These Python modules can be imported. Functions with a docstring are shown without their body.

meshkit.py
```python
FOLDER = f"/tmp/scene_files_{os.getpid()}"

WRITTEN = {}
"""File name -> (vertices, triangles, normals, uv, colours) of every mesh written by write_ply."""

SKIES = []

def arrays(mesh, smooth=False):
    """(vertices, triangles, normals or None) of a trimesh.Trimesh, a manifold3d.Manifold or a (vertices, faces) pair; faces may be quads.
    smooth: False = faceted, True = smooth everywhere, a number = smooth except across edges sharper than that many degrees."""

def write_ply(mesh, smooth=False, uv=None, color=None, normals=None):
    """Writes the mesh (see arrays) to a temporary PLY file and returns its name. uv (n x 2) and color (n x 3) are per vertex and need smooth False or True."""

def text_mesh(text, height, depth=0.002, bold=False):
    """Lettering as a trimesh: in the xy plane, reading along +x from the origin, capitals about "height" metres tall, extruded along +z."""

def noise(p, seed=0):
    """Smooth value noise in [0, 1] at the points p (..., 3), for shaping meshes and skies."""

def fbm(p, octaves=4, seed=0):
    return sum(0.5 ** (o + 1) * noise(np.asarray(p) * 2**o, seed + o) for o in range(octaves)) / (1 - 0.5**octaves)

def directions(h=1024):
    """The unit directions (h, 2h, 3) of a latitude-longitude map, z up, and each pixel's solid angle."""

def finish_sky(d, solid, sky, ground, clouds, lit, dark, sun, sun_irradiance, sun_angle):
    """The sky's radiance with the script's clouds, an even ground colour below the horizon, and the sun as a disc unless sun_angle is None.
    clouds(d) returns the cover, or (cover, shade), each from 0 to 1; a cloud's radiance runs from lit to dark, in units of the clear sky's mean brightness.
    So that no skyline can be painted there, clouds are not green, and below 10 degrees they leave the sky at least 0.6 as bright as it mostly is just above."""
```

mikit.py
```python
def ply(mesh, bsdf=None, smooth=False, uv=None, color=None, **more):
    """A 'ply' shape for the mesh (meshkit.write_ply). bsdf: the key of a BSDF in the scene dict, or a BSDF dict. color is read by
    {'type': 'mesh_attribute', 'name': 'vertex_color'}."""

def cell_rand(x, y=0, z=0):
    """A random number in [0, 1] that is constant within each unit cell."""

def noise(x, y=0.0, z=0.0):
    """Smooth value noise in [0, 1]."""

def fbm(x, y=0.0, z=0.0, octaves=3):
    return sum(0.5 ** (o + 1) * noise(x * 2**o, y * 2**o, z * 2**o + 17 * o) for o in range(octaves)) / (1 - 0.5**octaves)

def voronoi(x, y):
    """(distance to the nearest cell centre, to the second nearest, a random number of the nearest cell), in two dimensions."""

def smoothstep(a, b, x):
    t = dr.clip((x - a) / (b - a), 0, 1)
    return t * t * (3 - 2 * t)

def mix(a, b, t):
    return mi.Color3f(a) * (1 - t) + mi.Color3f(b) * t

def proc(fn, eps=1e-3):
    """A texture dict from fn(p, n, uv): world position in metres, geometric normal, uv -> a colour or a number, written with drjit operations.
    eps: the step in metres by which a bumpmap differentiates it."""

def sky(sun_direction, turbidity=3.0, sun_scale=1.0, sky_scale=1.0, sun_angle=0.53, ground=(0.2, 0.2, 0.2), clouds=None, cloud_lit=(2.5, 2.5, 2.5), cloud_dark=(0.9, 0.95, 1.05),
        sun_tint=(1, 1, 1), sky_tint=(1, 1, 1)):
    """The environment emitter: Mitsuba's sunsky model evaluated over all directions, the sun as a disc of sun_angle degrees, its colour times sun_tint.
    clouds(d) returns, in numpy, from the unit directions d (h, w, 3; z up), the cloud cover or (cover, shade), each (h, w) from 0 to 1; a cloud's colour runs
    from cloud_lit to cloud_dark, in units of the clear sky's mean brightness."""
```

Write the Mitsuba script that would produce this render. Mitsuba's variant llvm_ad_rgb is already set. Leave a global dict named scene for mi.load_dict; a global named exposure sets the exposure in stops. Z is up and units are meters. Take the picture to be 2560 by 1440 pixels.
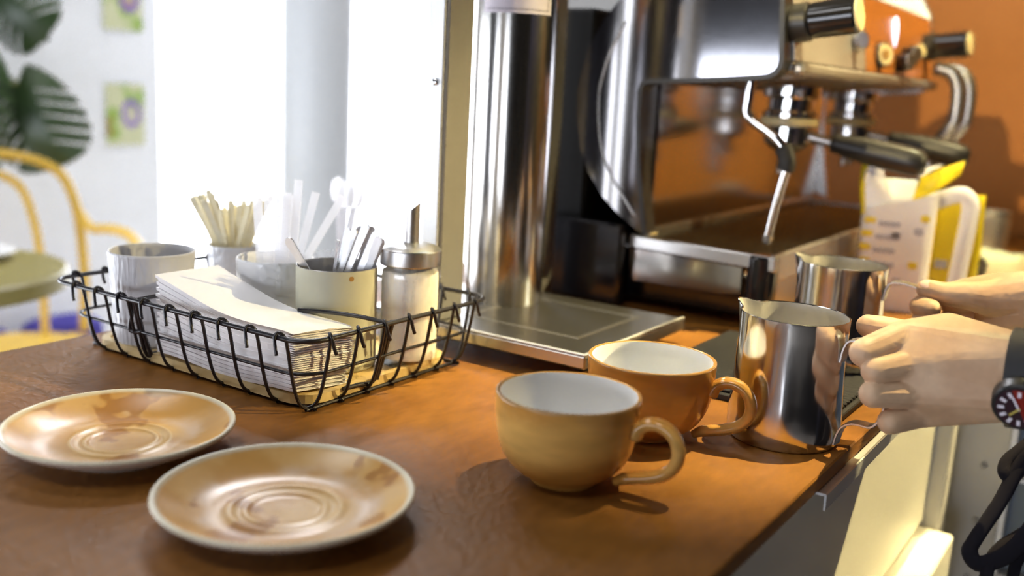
import math, random
import numpy as np
import trimesh
import drjit as dr
import mitsuba as mi
import manifold3d as m3
import shapely.geometry as sg
import mikit, meshkit
from mikit import noise, fbm, smoothstep, mix, proc

T = mi.ScalarTransform4f
scene, labels = {}, {}

# ---------------------------------------------------------------- camera, light, exposure
# world: x towards the barista's side of the counter, y along the counter away from the camera, z up, counter top at z = 0
PITCH, ROLL, YAW, EYE = math.radians(11.5), math.radians(3.0), math.radians(33.5), np.array([0, 0, 0.26])
_f = np.array([0, math.cos(PITCH), -math.sin(PITCH)])
_u = np.array([0, math.sin(PITCH), math.cos(PITCH)])
_r = np.array([1.0, 0, 0])
_up = -math.sin(ROLL) * _r + math.cos(ROLL) * _u
def _turn(a):
    c, s = math.cos(YAW), math.sin(YAW)
    return np.array([a[0] * c - a[1] * s, a[0] * s + a[1] * c, a[2]])
FWD, UP = _turn(_f), _turn(_up)
scene['camera'] = {
    'type': 'thinlens', 'fov': math.degrees(2 * math.atan(1280 / 2500)), 'fov_axis': 'x',
    'aperture_radius': 0.0055, 'focus_distance': 0.79, 'near_clip': 0.02, 'far_clip': 60.0,
    'to_world': T().look_at(origin=EYE.tolist(), target=(EYE + FWD).tolist(), up=UP.tolist()),
}
exposure = 0.0
WINDOW_GLOW = (7.0, 7.4, 8.1)          # daylight on the frosted shop window and the added one
FRONT_GLOW = (7.2, 7.6, 8.5)           # shop window behind the photographer
LAMP_GLOW = [(120000, 96000, 46000), (13500, 10900, 5200), (42000, 33000, 15500), (70000, 56000, 28000)]   # warm halogen spots
FILL_GLOW = [(9, 8.95, 9), (9, 8.95, 9), (9, 8.95, 9), (52, 52, 54)]           # unseen neutral ceiling panels, added as fill
FILL_PANELS = [(-1.5, 0.45), (-1.3, -1.0), (-0.1, -0.75), (-2.0, 2.2)]
LAMPS = [(-0.12, 1.14, 1.50), (1.20, 1.68, 1.00), (-0.62, -1.15, 1.30), (-0.02, 1.55, 1.50)]
LAMP_AIM = [(-0.36, 0.905, 0.0), (-0.16, 0.90, -0.08), (-0.24, 2.30, 0.36), (-0.28, 1.58, 0.03)]

# ---------------------------------------------------------------- materials
def rgb(*c):
    return {'type': 'rgb', 'value': list(c)}

def pb(color, rough=0.5, metal=0.0, spec=0.5, **k):
    return {'type': 'twosided', 'bsdf': {'type': 'principled', 'base_color': color if isinstance(color, dict) else rgb(*color), 'roughness': rough, 'metallic': metal, 'specular': spec, **k}}

def mat(key, d):
    scene[key] = d
    return key

def bump(d, fn, scale, eps=4e-4):
    inner = d['bsdf'] if d['type'] == 'twosided' else d
    return {'type': 'twosided', 'bsdf': {'type': 'bumpmap', 'arbitrary': proc(fn, eps), 'scale': scale, 'bsdf': inner}}

def counter_color(p, n, uv):
    a = fbm(p.x * 9, p.y * 9, p.z * 9, 4)
    b = fbm(p.x * 160, p.y * 60, p.z * 160, 3)
    c = mix((0.172, 0.067, 0.011), (0.236, 0.098, 0.017), smoothstep(0.3, 0.7, a))
    return c * (0.86 + 0.28 * b)

def counter_bump(p, n, uv):
    return fbm(p.x * 260, p.y * 260, p.z * 260, 3)

mat('counter_laminate', bump(pb(proc(counter_color), 0.5, 0, 0.25), counter_bump, 0.0007))
mat('wire_black', pb((0.012, 0.011, 0.014), 0.32, 0, 0.6))
mat('steel_mirror', {'type': 'twosided', 'bsdf': {'type': 'roughconductor', 'material': 'none', 'specular_reflectance': rgb(0.74, 0.73, 0.72), 'alpha': 0.016, 'distribution': 'ggx'}})
mat('steel_polished', {'type': 'twosided', 'bsdf': {'type': 'roughconductor', 'material': 'none', 'specular_reflectance': rgb(0.66, 0.65, 0.64), 'alpha': 0.11, 'distribution': 'ggx'}})
mat('steel_brushed', {'type': 'twosided', 'bsdf': {'type': 'roughconductor', 'material': 'none', 'specular_reflectance': rgb(0.60, 0.58, 0.55), 'alpha': 0.24, 'distribution': 'ggx'}})
mat('steel_dull', {'type': 'twosided', 'bsdf': {'type': 'roughconductor', 'material': 'none', 'specular_reflectance': rgb(0.34, 0.33, 0.315), 'alpha': 0.36, 'distribution': 'ggx'}})
mat('steel_tray', {'type': 'twosided', 'bsdf': {'type': 'roughconductor', 'material': 'none', 'specular_reflectance': rgb(0.50, 0.49, 0.47), 'alpha': 0.09, 'distribution': 'ggx'}})
mat('steel_column', {'type': 'twosided', 'bsdf': {'type': 'roughconductor', 'material': 'none', 'specular_reflectance': rgb(0.58, 0.56, 0.53), 'alpha': 0.03, 'distribution': 'ggx'}})
mat('steel_satin', {'type': 'twosided', 'bsdf': {'type': 'roughconductor', 'material': 'none', 'specular_reflectance': rgb(0.82, 0.80, 0.76), 'alpha': 0.42, 'distribution': 'ggx'}})
mat('aluminium', {'type': 'twosided', 'bsdf': {'type': 'roughconductor', 'material': 'none', 'specular_reflectance': rgb(0.78, 0.79, 0.80), 'alpha': 0.3, 'distribution': 'ggx'}})
mat('dark_mirror', {'type': 'twosided', 'bsdf': {'type': 'roughconductor', 'material': 'none', 'specular_reflectance': rgb(0.50, 0.50, 0.53), 'alpha': 0.008, 'distribution': 'ggx'}})
mat('black_gloss', pb((0.008, 0.008, 0.01), 0.12, 0, 0.6))
mat('black_satin', pb((0.012, 0.012, 0.013), 0.38, 0, 0.5))
mat('satin_silver', pb((0.52, 0.50, 0.48), 0.35, 0.6, 0.4))
mat('grille_steel', {'type': 'twosided', 'bsdf': {'type': 'roughconductor', 'material': 'none', 'specular_reflectance': rgb(0.26, 0.24, 0.21), 'alpha': 0.25}})
mat('black_rough', pb((0.008, 0.008, 0.008), 0.75, 0, 0.2))
mat('black_rubber', pb((0.02, 0.02, 0.021), 0.6, 0, 0.35))
mat('cloth_black', pb((0.014, 0.013, 0.018), 0.9, 0, 0.1, sheen=0.5))
mat('spoon_steel', {'type': 'twosided', 'bsdf': {'type': 'roughconductor', 'material': 'none', 'specular_reflectance': rgb(0.85, 0.85, 0.86), 'alpha': 0.22}})
mat('cloth_shirt', pb((0.03, 0.03, 0.05), 0.9, 0, 0.1, sheen=0.4))
mat('cream_plastic', pb((0.78, 0.66, 0.36), 0.35, 0, 0.5))
mat('white_glaze', pb((0.86, 0.86, 0.85), 0.14, 0, 0.5))
mat('wood_pale', pb(proc(lambda p, n, uv: mix((0.78, 0.68, 0.42), (0.88, 0.81, 0.58), fbm(p.x * 60, p.y * 60, p.z * 300, 2))), 0.6))
mat('wood_pale_light', pb(proc(lambda p, n, uv: mix((0.84, 0.77, 0.54), (0.92, 0.87, 0.68), fbm(p.x * 60 + 5, p.y * 60, p.z * 300, 2))), 0.6))

def board_color(p, n, uv):
    w = fbm(p.x * 12, p.y * 90, p.z * 90, 3)
    r = dr.sin(40 * p.y + 9 * w)
    return mix((0.40, 0.27, 0.10), (0.62, 0.47, 0.22), smoothstep(-0.8, 0.9, r) * 0.6 + 0.4 * w)
mat('board_wood', pb(proc(board_color), 0.45, 0, 0.4))

def mug_color(p, n, uv):
    return mix((0.46, 0.46, 0.48), (0.62, 0.62, 0.65), fbm(p.x * 50, p.y * 50, p.z * 30, 3))
def mug_bump(p, n, uv):
    return noise(uv.x * 90, p.z * 60, 0.0) + 0.5 * noise(uv.x * 200, p.z * 150, 3.0)
mat('grey_glaze', bump(pb(proc(mug_color), 0.34, 0, 0.4), mug_bump, 0.0007))
def ham_bump(p, n, uv):
    return noise(uv.x * 46 + p.z * 190, p.z * 170 - uv.x * 30, 1.0)
mat('white_glaze_hammered', bump(pb((0.80, 0.81, 0.83), 0.13, 0, 0.5), ham_bump, 0.0010))
def ham_bump2(p, n, uv):
    return noise(uv.x * 60, p.z * 160, 2.0)
mat('white_glaze_dimpled', bump(pb((0.76, 0.77, 0.82), 0.13, 0, 0.5), ham_bump2, 0.0006))
mat('sage_paint', pb((0.49, 0.48, 0.37), 0.45, 0, 0.35))
mat('paper_white', pb((0.86, 0.85, 0.86), 0.9, 0, 0.1))
mat('paper_cream', pb((0.84, 0.80, 0.74), 0.9, 0, 0.1))
mat('sugar_white', pb((0.88, 0.86, 0.80), 0.95, 0, 0.1))
mat('clear_glass', {'type': 'mask', 'opacity': 0.13, 'bsdf': {'type': 'twosided', 'bsdf': {'type': 'roughconductor', 'material': 'none', 'specular_reflectance': rgb(0.95, 0.97, 0.96), 'alpha': 0.05}}})
mat('thin_glass', {'type': 'thindielectric', 'int_ior': 1.5})
mat('clear_plastic', {'type': 'mask', 'opacity': 0.55, 'bsdf': {'type': 'principledthin', 'base_color': rgb(0.95, 0.95, 0.97), 'roughness': 0.25, 'spec_trans': 0.0, 'eta': 1.45, 'diff_trans': 1.1}})
mat('white_plastic', {'type': 'principledthin', 'base_color': rgb(0.9, 0.9, 0.92), 'roughness': 0.3, 'spec_trans': 0.15, 'eta': 1.4, 'diff_trans': 1.1})

def amber(p, n, uv):
    s = fbm(p.x * 40, p.y * 40, p.z * 120, 3)
    b = fbm(p.x * 14 + 3, p.y * 14, p.z * 26, 3)
    c = mix((0.45, 0.20, 0.038), (0.66, 0.385, 0.11), smoothstep(0.25, 0.8, b))
    return c * (0.74 + 0.46 * s)
mat('amber_glaze', pb(proc(amber), 0.12, 0, 0.55))
mat('amber_rim', pb((0.40, 0.22, 0.07), 0.2, 0, 0.5))

def saucer_color(p, n, uv):
    r = uv.x
    w = fbm(p.x * 30, p.y * 30, 4.0, 4)
    base = mix((0.55, 0.30, 0.080), (0.66, 0.42, 0.16), smoothstep(0.3, 0.7, w))
    ring = smoothstep(0.022, 0.0, dr.abs(r - 0.43)) + smoothstep(0.022, 0.0, dr.abs(r - 0.31)) + 0.6 * smoothstep(0.05, 0.0, dr.abs(r - 0.37))
    c = mix(base, (0.72, 0.50, 0.21), dr.minimum(ring, 1) * 0.8)
    pale = smoothstep(0.5, 0.62, r) * smoothstep(0.8, 0.68, r) * smoothstep(0.35, 0.6, w)
    c = mix(c, (0.64, 0.46, 0.31), pale * 0.8)
    spot = smoothstep(0.64, 0.72, fbm(p.x * 42 + 1, p.y * 42, 9.0, 3))
    c = mix(c, (0.33, 0.13, 0.02), spot * 0.7)
    rim = smoothstep(0.925, 0.965, r + 0.02 * (w - 0.5))
    return mix(c, (0.70, 0.64, 0.48), rim)
mat('saucer_glaze', pb(proc(saucer_color), 0.26, 0, 0.32))
mat('saucer_back', pb((0.62, 0.58, 0.54), 0.25, 0, 0.5))

def skin_color(p, n, uv):
    a = fbm(p.x * 40, p.y * 40, p.z * 40, 3)
    b = fbm(p.x * 220, p.y * 220, p.z * 220, 2)
    c = mix((0.50, 0.315, 0.19), (0.60, 0.41, 0.26), smoothstep(0.3, 0.7, a))
    return c * (0.93 + 0.14 * b)
mat('skin', bump(pb(proc(skin_color), 0.5, 0, 0.35), lambda p, n, uv: fbm(p.x * 300, p.y * 300, p.z * 300, 2), 0.0004))
mat('skin_pink', pb((0.66, 0.38, 0.27), 0.4, 0, 0.4))
mat('nail', pb((0.74, 0.50, 0.40), 0.22, 0, 0.5))
mat('hair_dark', pb((0.03, 0.018, 0.01), 0.6, 0, 0.3))

mat('orange_paint', pb(proc(lambda p, n, uv: mix((0.40, 0.135, 0.018), (0.44, 0.16, 0.03), fbm(p.x * 5, p.y * 5, p.z * 5, 3))), 0.55, 0, 0.3))
mat('orange_reflection', pb((0.36, 0.12, 0.025), 0.25, 0, 0.5))  # orange wall mirrored in the chrome fascia, put into the colour
mat('white_paint', pb((0.80, 0.81, 0.82), 0.8, 0, 0.2))
mat('pillar_paint', pb((0.66, 0.69, 0.72), 0.35, 0, 0.4))
mat('dark_paint', pb((0.012, 0.011, 0.012), 0.8, 0, 0.1))
mat('floor_pale', pb((0.45, 0.42, 0.38), 0.5, 0, 0.3))
mat('cream_panel', pb((0.72, 0.70, 0.62), 0.4, 0, 0.4))
mat('grey_panel', pb((0.46, 0.45, 0.43), 0.45, 0, 0.4))
mat('blue_panel', pb((0.09, 0.13, 0.19), 0.3, 0, 0.5))
mat('yellow_cane', pb((0.62, 0.40, 0.05), 0.45, 0, 0.4))
mat('olive_top', pb((0.25, 0.21, 0.055), 0.4, 0, 0.4))
mat('violet_cloth', pb((0.05, 0.04, 0.24), 0.8, 0, 0.2))
mat('leaf_green', pb(proc(lambda p, n, uv: mix((0.012, 0.03, 0.010), (0.04, 0.075, 0.022), fbm(p.x * 9, p.y * 9, p.z * 9, 2))), 0.35, 0, 0.5))
mat('stem_green', pb((0.16, 0.17, 0.05), 0.5, 0, 0.4))
mat('beige_cloth', pb((0.74, 0.62, 0.42), 0.9, 0, 0.1))
mat('terracotta', pb((0.4, 0.3, 0.24), 0.8))
mat('milk_white', pb((0.82, 0.80, 0.82), 0.3, 0, 0.45))
mat('milk_yellow', pb((0.72, 0.56, 0.02), 0.3, 0, 0.45))
mat('ink_dark', pb((0.10, 0.09, 0.11), 0.6))
mat('ink_grey', pb((0.35, 0.34, 0.42), 0.6))
mat('label_paper', pb((0.62, 0.58, 0.66), 0.5, 0, 0.3))
mat('watch_red', pb((0.20, 0.012, 0.008), 0.25, 0, 0.5))
mat('watch_dark', pb((0.03, 0.012, 0.02), 0.2, 0, 0.5))
mat('watch_mark', pb((0.72, 0.68, 0.78), 0.4))
mat('watch_gold', pb((0.5, 0.40, 0.08), 0.4))
scene['glow_lamp'] = pb((0.9, 0.9, 0.9), 0.6)

# ---------------------------------------------------------------- helpers
def obj(key, mesh, m, smooth=False, label=None, cat=None, group=None, kind=None, uv=None, **more):
    base, i = key, 0
    while key in scene:
        i += 1
        key = f'{base}_{i:03d}'
    scene[key] = mikit.ply(mesh, m, smooth, uv=uv, **more)
    tag(key, label, cat, group, kind)
    return key

def tag(key, label=None, cat=None, group=None, kind=None):
    d = {k: v for k, v in (('label', label), ('category', cat), ('group', group), ('kind', kind)) if v}
    if d:
        labels[key] = {**labels.get(key, {}), **d}
    return key

_used = {}
def thing(name, label, cat, group=None, kind=None):
    n = _used.get(name, -1) + 1
    _used[name] = n
    key = name if n == 0 else f'{name}_{n:03d}'
    return tag(key, label, cat, group, kind)

def cat_(ms):
    return trimesh.util.concatenate(ms)

def move(m, x=0, y=0, z=0):
    m = m.copy(); m.apply_translation([x, y, z]); return m

def rot(m, deg, axis, point=(0, 0, 0)):
    m = m.copy(); m.apply_transform(trimesh.transformations.rotation_matrix(math.radians(deg), axis, point)); return m

def box(x0, x1, y0, y1, z0, z1, b=0.001):
    lo, hi = np.array([x0, y0, z0]), np.array([x1, y1, z1])
    b = min(b, 0.45 * float((hi - lo).min()))
    pts = []
    for s in np.ndindex(2, 2, 2):
        c = np.where(np.array(s) == 1, hi, lo); d = np.where(np.array(s) == 1, -1, 1)
        for k in range(3):
            q = c + d * b; q[k] = c[k]; pts.append(q)
    return trimesh.Trimesh(*(lambda h: (h.vertices, h.faces))(trimesh.convex.convex_hull(np.array(pts))), process=False)

def lathe(profile, n=64, closed=False):
    """Profile of (r, z), outside seen going up; closes at r = 0."""
    pr = np.array(profile, float)
    a = np.linspace(0, 2 * math.pi, n, endpoint=False)
    v = np.stack([np.outer(pr[:, 0], np.cos(a)), np.outer(pr[:, 0], np.sin(a)), np.repeat(pr[:, 1:2], n, 1)], -1).reshape(-1, 3)
    f = []
    m = len(pr)
    for i in range(m if closed else m - 1):
        j = (i + 1) % m
        for k in range(n):
            l = (k + 1) % n
            if pr[i, 0] > 1e-9: f.append([i * n + k, i * n + l, j * n + l])
            if pr[j, 0] > 1e-9: f.append([i * n + k, j * n + l, j * n + k])
    return trimesh.Trimesh(v, np.array(f), process=False)

def lathe_uv(profile, n=64):
    """As lathe, with a seam: (mesh, uv), uv = (angle share, height share)."""
    pr = np.array(profile, float)
    a = np.linspace(0, 2 * math.pi, n + 1)
    v = np.stack([np.outer(pr[:, 0], np.cos(a)), np.outer(pr[:, 0], np.sin(a)), np.repeat(pr[:, 1:2], n + 1, 1)], -1).reshape(-1, 3)
    uv = np.stack(np.broadcast_arrays((a / (2 * math.pi))[None, :], np.linspace(0, 1, len(pr))[:, None]), -1).reshape(-1, 2)
    f = []
    for i in range(len(pr) - 1):
        for k in range(n):
            p = i * (n + 1) + k; q = p + n + 1
            f += [[p, p + 1, q + 1], [p, q + 1, q]]
    return trimesh.Trimesh(v, np.array(f), process=False), uv

def spline(pts, n):
    """Catmull-Rom through the points, n samples."""
    p = np.array(pts, float)
    p = np.vstack([2 * p[0] - p[1], p, 2 * p[-1] - p[-2]])
    t = np.linspace(0, len(p) - 3 - 1e-9, n)
    i = t.astype(int); u = (t - i)[:, None]
    a, b, c, d = p[i], p[i + 1], p[i + 2], p[i + 3]
    return 0.5 * (2 * b + (c - a) * u + (2 * a - 5 * b + 4 * c - d) * u ** 2 + (3 * b - a - 3 * c + d) * u ** 3)

def frames(p, up=None, closed=False):
    t = np.roll(p, -1, 0) - np.roll(p, 1, 0) if closed else np.gradient(p, axis=0)
    t /= np.linalg.norm(t, axis=1, keepdims=True) + 1e-12
    if up is None:
        up = np.array([0, 0, 1.0]) if np.abs(t[:, 2]).mean() < 0.8 else np.array([1.0, 0, 0])
        a = np.cross(t[0], up); a /= np.linalg.norm(a)
        A = []
        for k in range(len(p)):
            a = a - t[k] * (a @ t[k]); a /= np.linalg.norm(a) + 1e-12
            A.append(a)
        A = np.array(A)
    else:
        A = np.cross(t, np.broadcast_to(up, t.shape)); A /= np.linalg.norm(A, axis=1, keepdims=True) + 1e-12
    return A, np.cross(A, t), t

def sweep(p, section, up=None, closed=False):
    """Section: (k, 2) outline, or (n, k, 2) one per point, swept along p with end caps."""
    p = np.asarray(p, float)
    A, B, t = frames(p, up, closed)
    s = np.asarray(section, float)
    if s.ndim == 2: s = np.repeat(s[None], len(p), 0)
    k = s.shape[1]
    v = (p[:, None] + s[:, :, :1] * A[:, None] + s[:, :, 1:] * B[:, None]).reshape(-1, 3)
    n = len(p); f = []
    for i in range(n if closed else n - 1):
        j = (i + 1) % n
        for a in range(k):
            b = (a + 1) % k
            f += [[i * k + a, j * k + b, i * k + b], [i * k + a, j * k + a, j * k + b]]
    if not closed:
        v = np.vstack([v, p[:1], p[-1:]])
        for a in range(k):
            b = (a + 1) % k
            f += [[n * k, a, b], [n * k + 1, (n - 1) * k + b, (n - 1) * k + a]]
    m = trimesh.Trimesh(v, np.array(f), process=False)
    if m.volume < 0: m.invert()
    return m

def circle(r, k=8):
    a = np.arange(k) * 2 * math.pi / k
    return np.stack([r * np.cos(a), r * np.sin(a)], -1)

def tube(pts, r, n=None, k=8, closed=False, smooth=True):
    p = np.array(pts, float)
    if n:
        if closed:
            q = spline(np.vstack([p[-1:], p, p[:2]]), 4000)
            seg = len(p) + 2
            q = q[int(4000 / seg):int(4000 * (seg - 1) / seg)]
            p = q[np.linspace(0, len(q) - 1, n + 1).astype(int)[:-1]]
        else:
            p = spline(p, n)
    rr = np.asarray(r, float)
    if rr.ndim:
        rr = np.interp(np.linspace(0, 1, len(p)), np.linspace(0, 1, len(rr)), rr)
        sec = circle(1, k)[None] * rr[:, None, None]
    else:
        sec = circle(float(rr), k)
    return sweep(p, sec, closed=closed)

def rounded_rect(x0, x1, y0, y1, r, k=7):
    pts = []
    for cx, cy, a0 in ((x1 - r, y0 + r, -90), (x1 - r, y1 - r, 0), (x0 + r, y1 - r, 90), (x0 + r, y0 + r, 180)):
        for a in np.linspace(a0, a0 + 90, k):
            pts.append([cx + r * math.cos(math.radians(a)), cy + r * math.sin(math.radians(a))])
    return np.array(pts)

def extrude(poly, h):
    return trimesh.creation.extrude_polygon(poly if hasattr(poly, 'exterior') else sg.Polygon(poly), h, engine='earcut')

def extrude_xz(poly, y0, y1):
    """A polygon in (x, z), extruded from y0 to y1."""
    m = extrude(poly, y1 - y0)
    v = m.vertices
    m = trimesh.Trimesh(np.stack([v[:, 0], y1 - v[:, 2], v[:, 1]], -1), m.faces, process=False)
    if m.volume < 0: m.invert()
    return m

def cyl(p0, p1, r, k=24, r1=None, bevel=0.0):
    p0, p1 = np.array(p0, float), np.array(p1, float)
    d = p1 - p0; L = np.linalg.norm(d); r1 = r if r1 is None else r1
    pr = [(0, 0), (max(r - bevel, 0), 0), (r, bevel), (r1, L - bevel), (max(r1 - bevel, 0), L), (0, L)]
    m = lathe(pr, k)
    m.apply_transform(trimesh.geometry.align_vectors([0, 0, 1], d / L))
    m.apply_translation(p0)
    return m

def ball(c, r, sx=1, sy=1, sz=1, sub=2):
    m = trimesh.creation.icosphere(subdivisions=sub, radius=r)
    m.vertices = m.vertices * [sx, sy, sz] + np.array(c, float)
    return m

def quad_grid(P):
    """(n, m, 3) points to a mesh."""
    n, m = P.shape[:2]
    i, j = np.meshgrid(np.arange(n - 1), np.arange(m - 1), indexing='ij')
    a = i * m + j
    f = np.stack([a, a + m, a + m + 1, a + 1], -1).reshape(-1, 4)
    return trimesh.Trimesh(P.reshape(-1, 3), np.vstack([f[:, [0, 1, 2]], f[:, [0, 2, 3]]]), process=False)

def msphere(c, r, seg=20):
    return m3.Manifold.sphere(float(r), seg).translate([float(c[0]), float(c[1]), float(c[2])])

def mhull(*balls):
    return m3.Manifold.batch_hull([msphere(b[:3], b[3]) for b in balls])

def mtrimesh(m, length, it=12):
    m = m.refine_to_length(length)
    g = m.to_mesh()
    t = trimesh.Trimesh(np.array(g.vert_properties[:, :3]), np.array(g.tri_verts), process=True)
    trimesh.smoothing.filter_taubin(t, lamb=0.5, nu=0.53, iterations=it)
    return t

# ---------------------------------------------------------------- the room
FLOOR = -0.92
CT = 0.013
tag(obj('floor', box(-2.9, 3.2, -3.2, 5.0, FLOOR - 0.05, FLOOR), 'floor_pale'), kind='structure')
tag(obj('ceiling', box(-2.9, 3.2, -3.2, 5.0, 2.0, 2.05), 'dark_paint'), kind='structure')
tag(obj('added_wall_pier', box(-3.02, -2.9, -3.2, -1.401, FLOOR, 2.0), 'dark_paint'), kind='structure')  # unseen dark pier, added to darken what the machine side panel mirrors
# left wall: white piers, a frosted window and one added for daylight, a low bright shop window behind the photographer
WX = -2.9
def wall_x(y0, y1, z0, z1): return box(WX - 0.12, WX, y0, y1, z0, z1, 0.002)
tag(obj('wall_left', cat_([wall_x(0.75, 2.17, FLOOR, 2.0), wall_x(4.94, 5.0, FLOOR, 2.0),
    wall_x(-1.4, 0.75, 0.45, 2.0), wall_x(2.17, 4.94, 1.5, 2.0), wall_x(-1.4, 0.75, FLOOR, -0.86), wall_x(2.17, 4.94, FLOOR, -0.86)]), 'white_paint'), kind='structure')
def window_x(name, y0, y1, z0, z1, cuts):
    fr = [box(WX - 0.09, WX - 0.03, y0, y1, z, z + 0.03) for z in (z0, z1 - 0.03)]
    obj(f'{name}__frame', cat_(fr + [box(WX - 0.09, WX - 0.03, c - 0.015, c + 0.015, z0, z1) for c in (y0 + 0.015, *cuts, y1 - 0.015)]), 'white_paint')
    ys = [y0, *cuts, y1]
    for a, b in zip(ys[:-1], ys[1:]):
        q = trimesh.Trimesh([[WX - 0.06, a + .03, z0 + .03], [WX - 0.06, b - .03, z0 + .03], [WX - 0.06, b - .03, z1 - .03], [WX - 0.06, a + .03, z1 - .03]], [[0, 1, 2], [0, 2, 3]], process=False)
        obj(f'{name}__pane', q, 'white_paint', emitter={'type': 'area', 'radiance': rgb(*WINDOW_GLOW)})
    tag(name, kind='structure')
window_x('window_1', 2.17, 4.94, -0.86, 1.5, [2.9, 4.2])
window_x('added_window_2', -1.4, 0.75, -0.86, 0.45, [-0.3])  # unseen window, added to bring daylight from the left
tag(obj('wall_front', cat_([box(-2.9, 3.2, -3.3, -3.2, 0.48, 2.0), box(-2.9, -2.42, -3.3, -3.2, FLOOR, 0.48), box(0.6, 3.2, -3.3, -3.2, FLOOR, 0.48), box(-2.42, 0.6, -3.3, -3.2, FLOOR, -0.7)]), 'dark_paint'), kind='structure')
tag(obj('added_blind_1', box(WX + .001, WX + .03, -1.42, 0.74, 0.44, 2.0, .003), 'dark_paint'), kind='structure')  # unseen dark blind, added to keep the machine reflection dark above the window
obj('window_3__frame', cat_([box(c - 0.02, c + 0.02, -3.28, -3.22, -0.7, 0.48) for c in (-2.40, -1.3, -0.3, 0.58)] + [box(-2.42, 0.6, -3.28, -3.22, z, z + 0.04) for z in (-0.7, 0.44)]), 'dark_paint')
for a, b in ((-2.38, -1.32), (-1.28, -0.32), (-0.28, 0.56)):
    q = trimesh.Trimesh([[a, -3.25, -0.66], [b, -3.25, -0.66], [b, -3.25, 0.44], [a, -3.25, 0.44]], [[0, 2, 1], [0, 3, 2]], process=False)
    obj('window_3__pane', q, 'white_paint', emitter={'type': 'area', 'radiance': rgb(*FRONT_GLOW)})
tag('window_3', kind='structure')
tag(obj('wall_right', box(3.2, 3.3, -3.3, 5.0, FLOOR, 2.0), 'dark_paint'), kind='structure')
tag(obj('wall_far', box(-2.9, 3.2, 5.0, 5.1, FLOOR, 2.0), 'white_paint'), kind='structure')
tag(obj('wall_back', box(-0.95, 3.2, 2.36, 2.48, FLOOR, 2.0, 0.003), 'orange_paint'), kind='structure')

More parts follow.
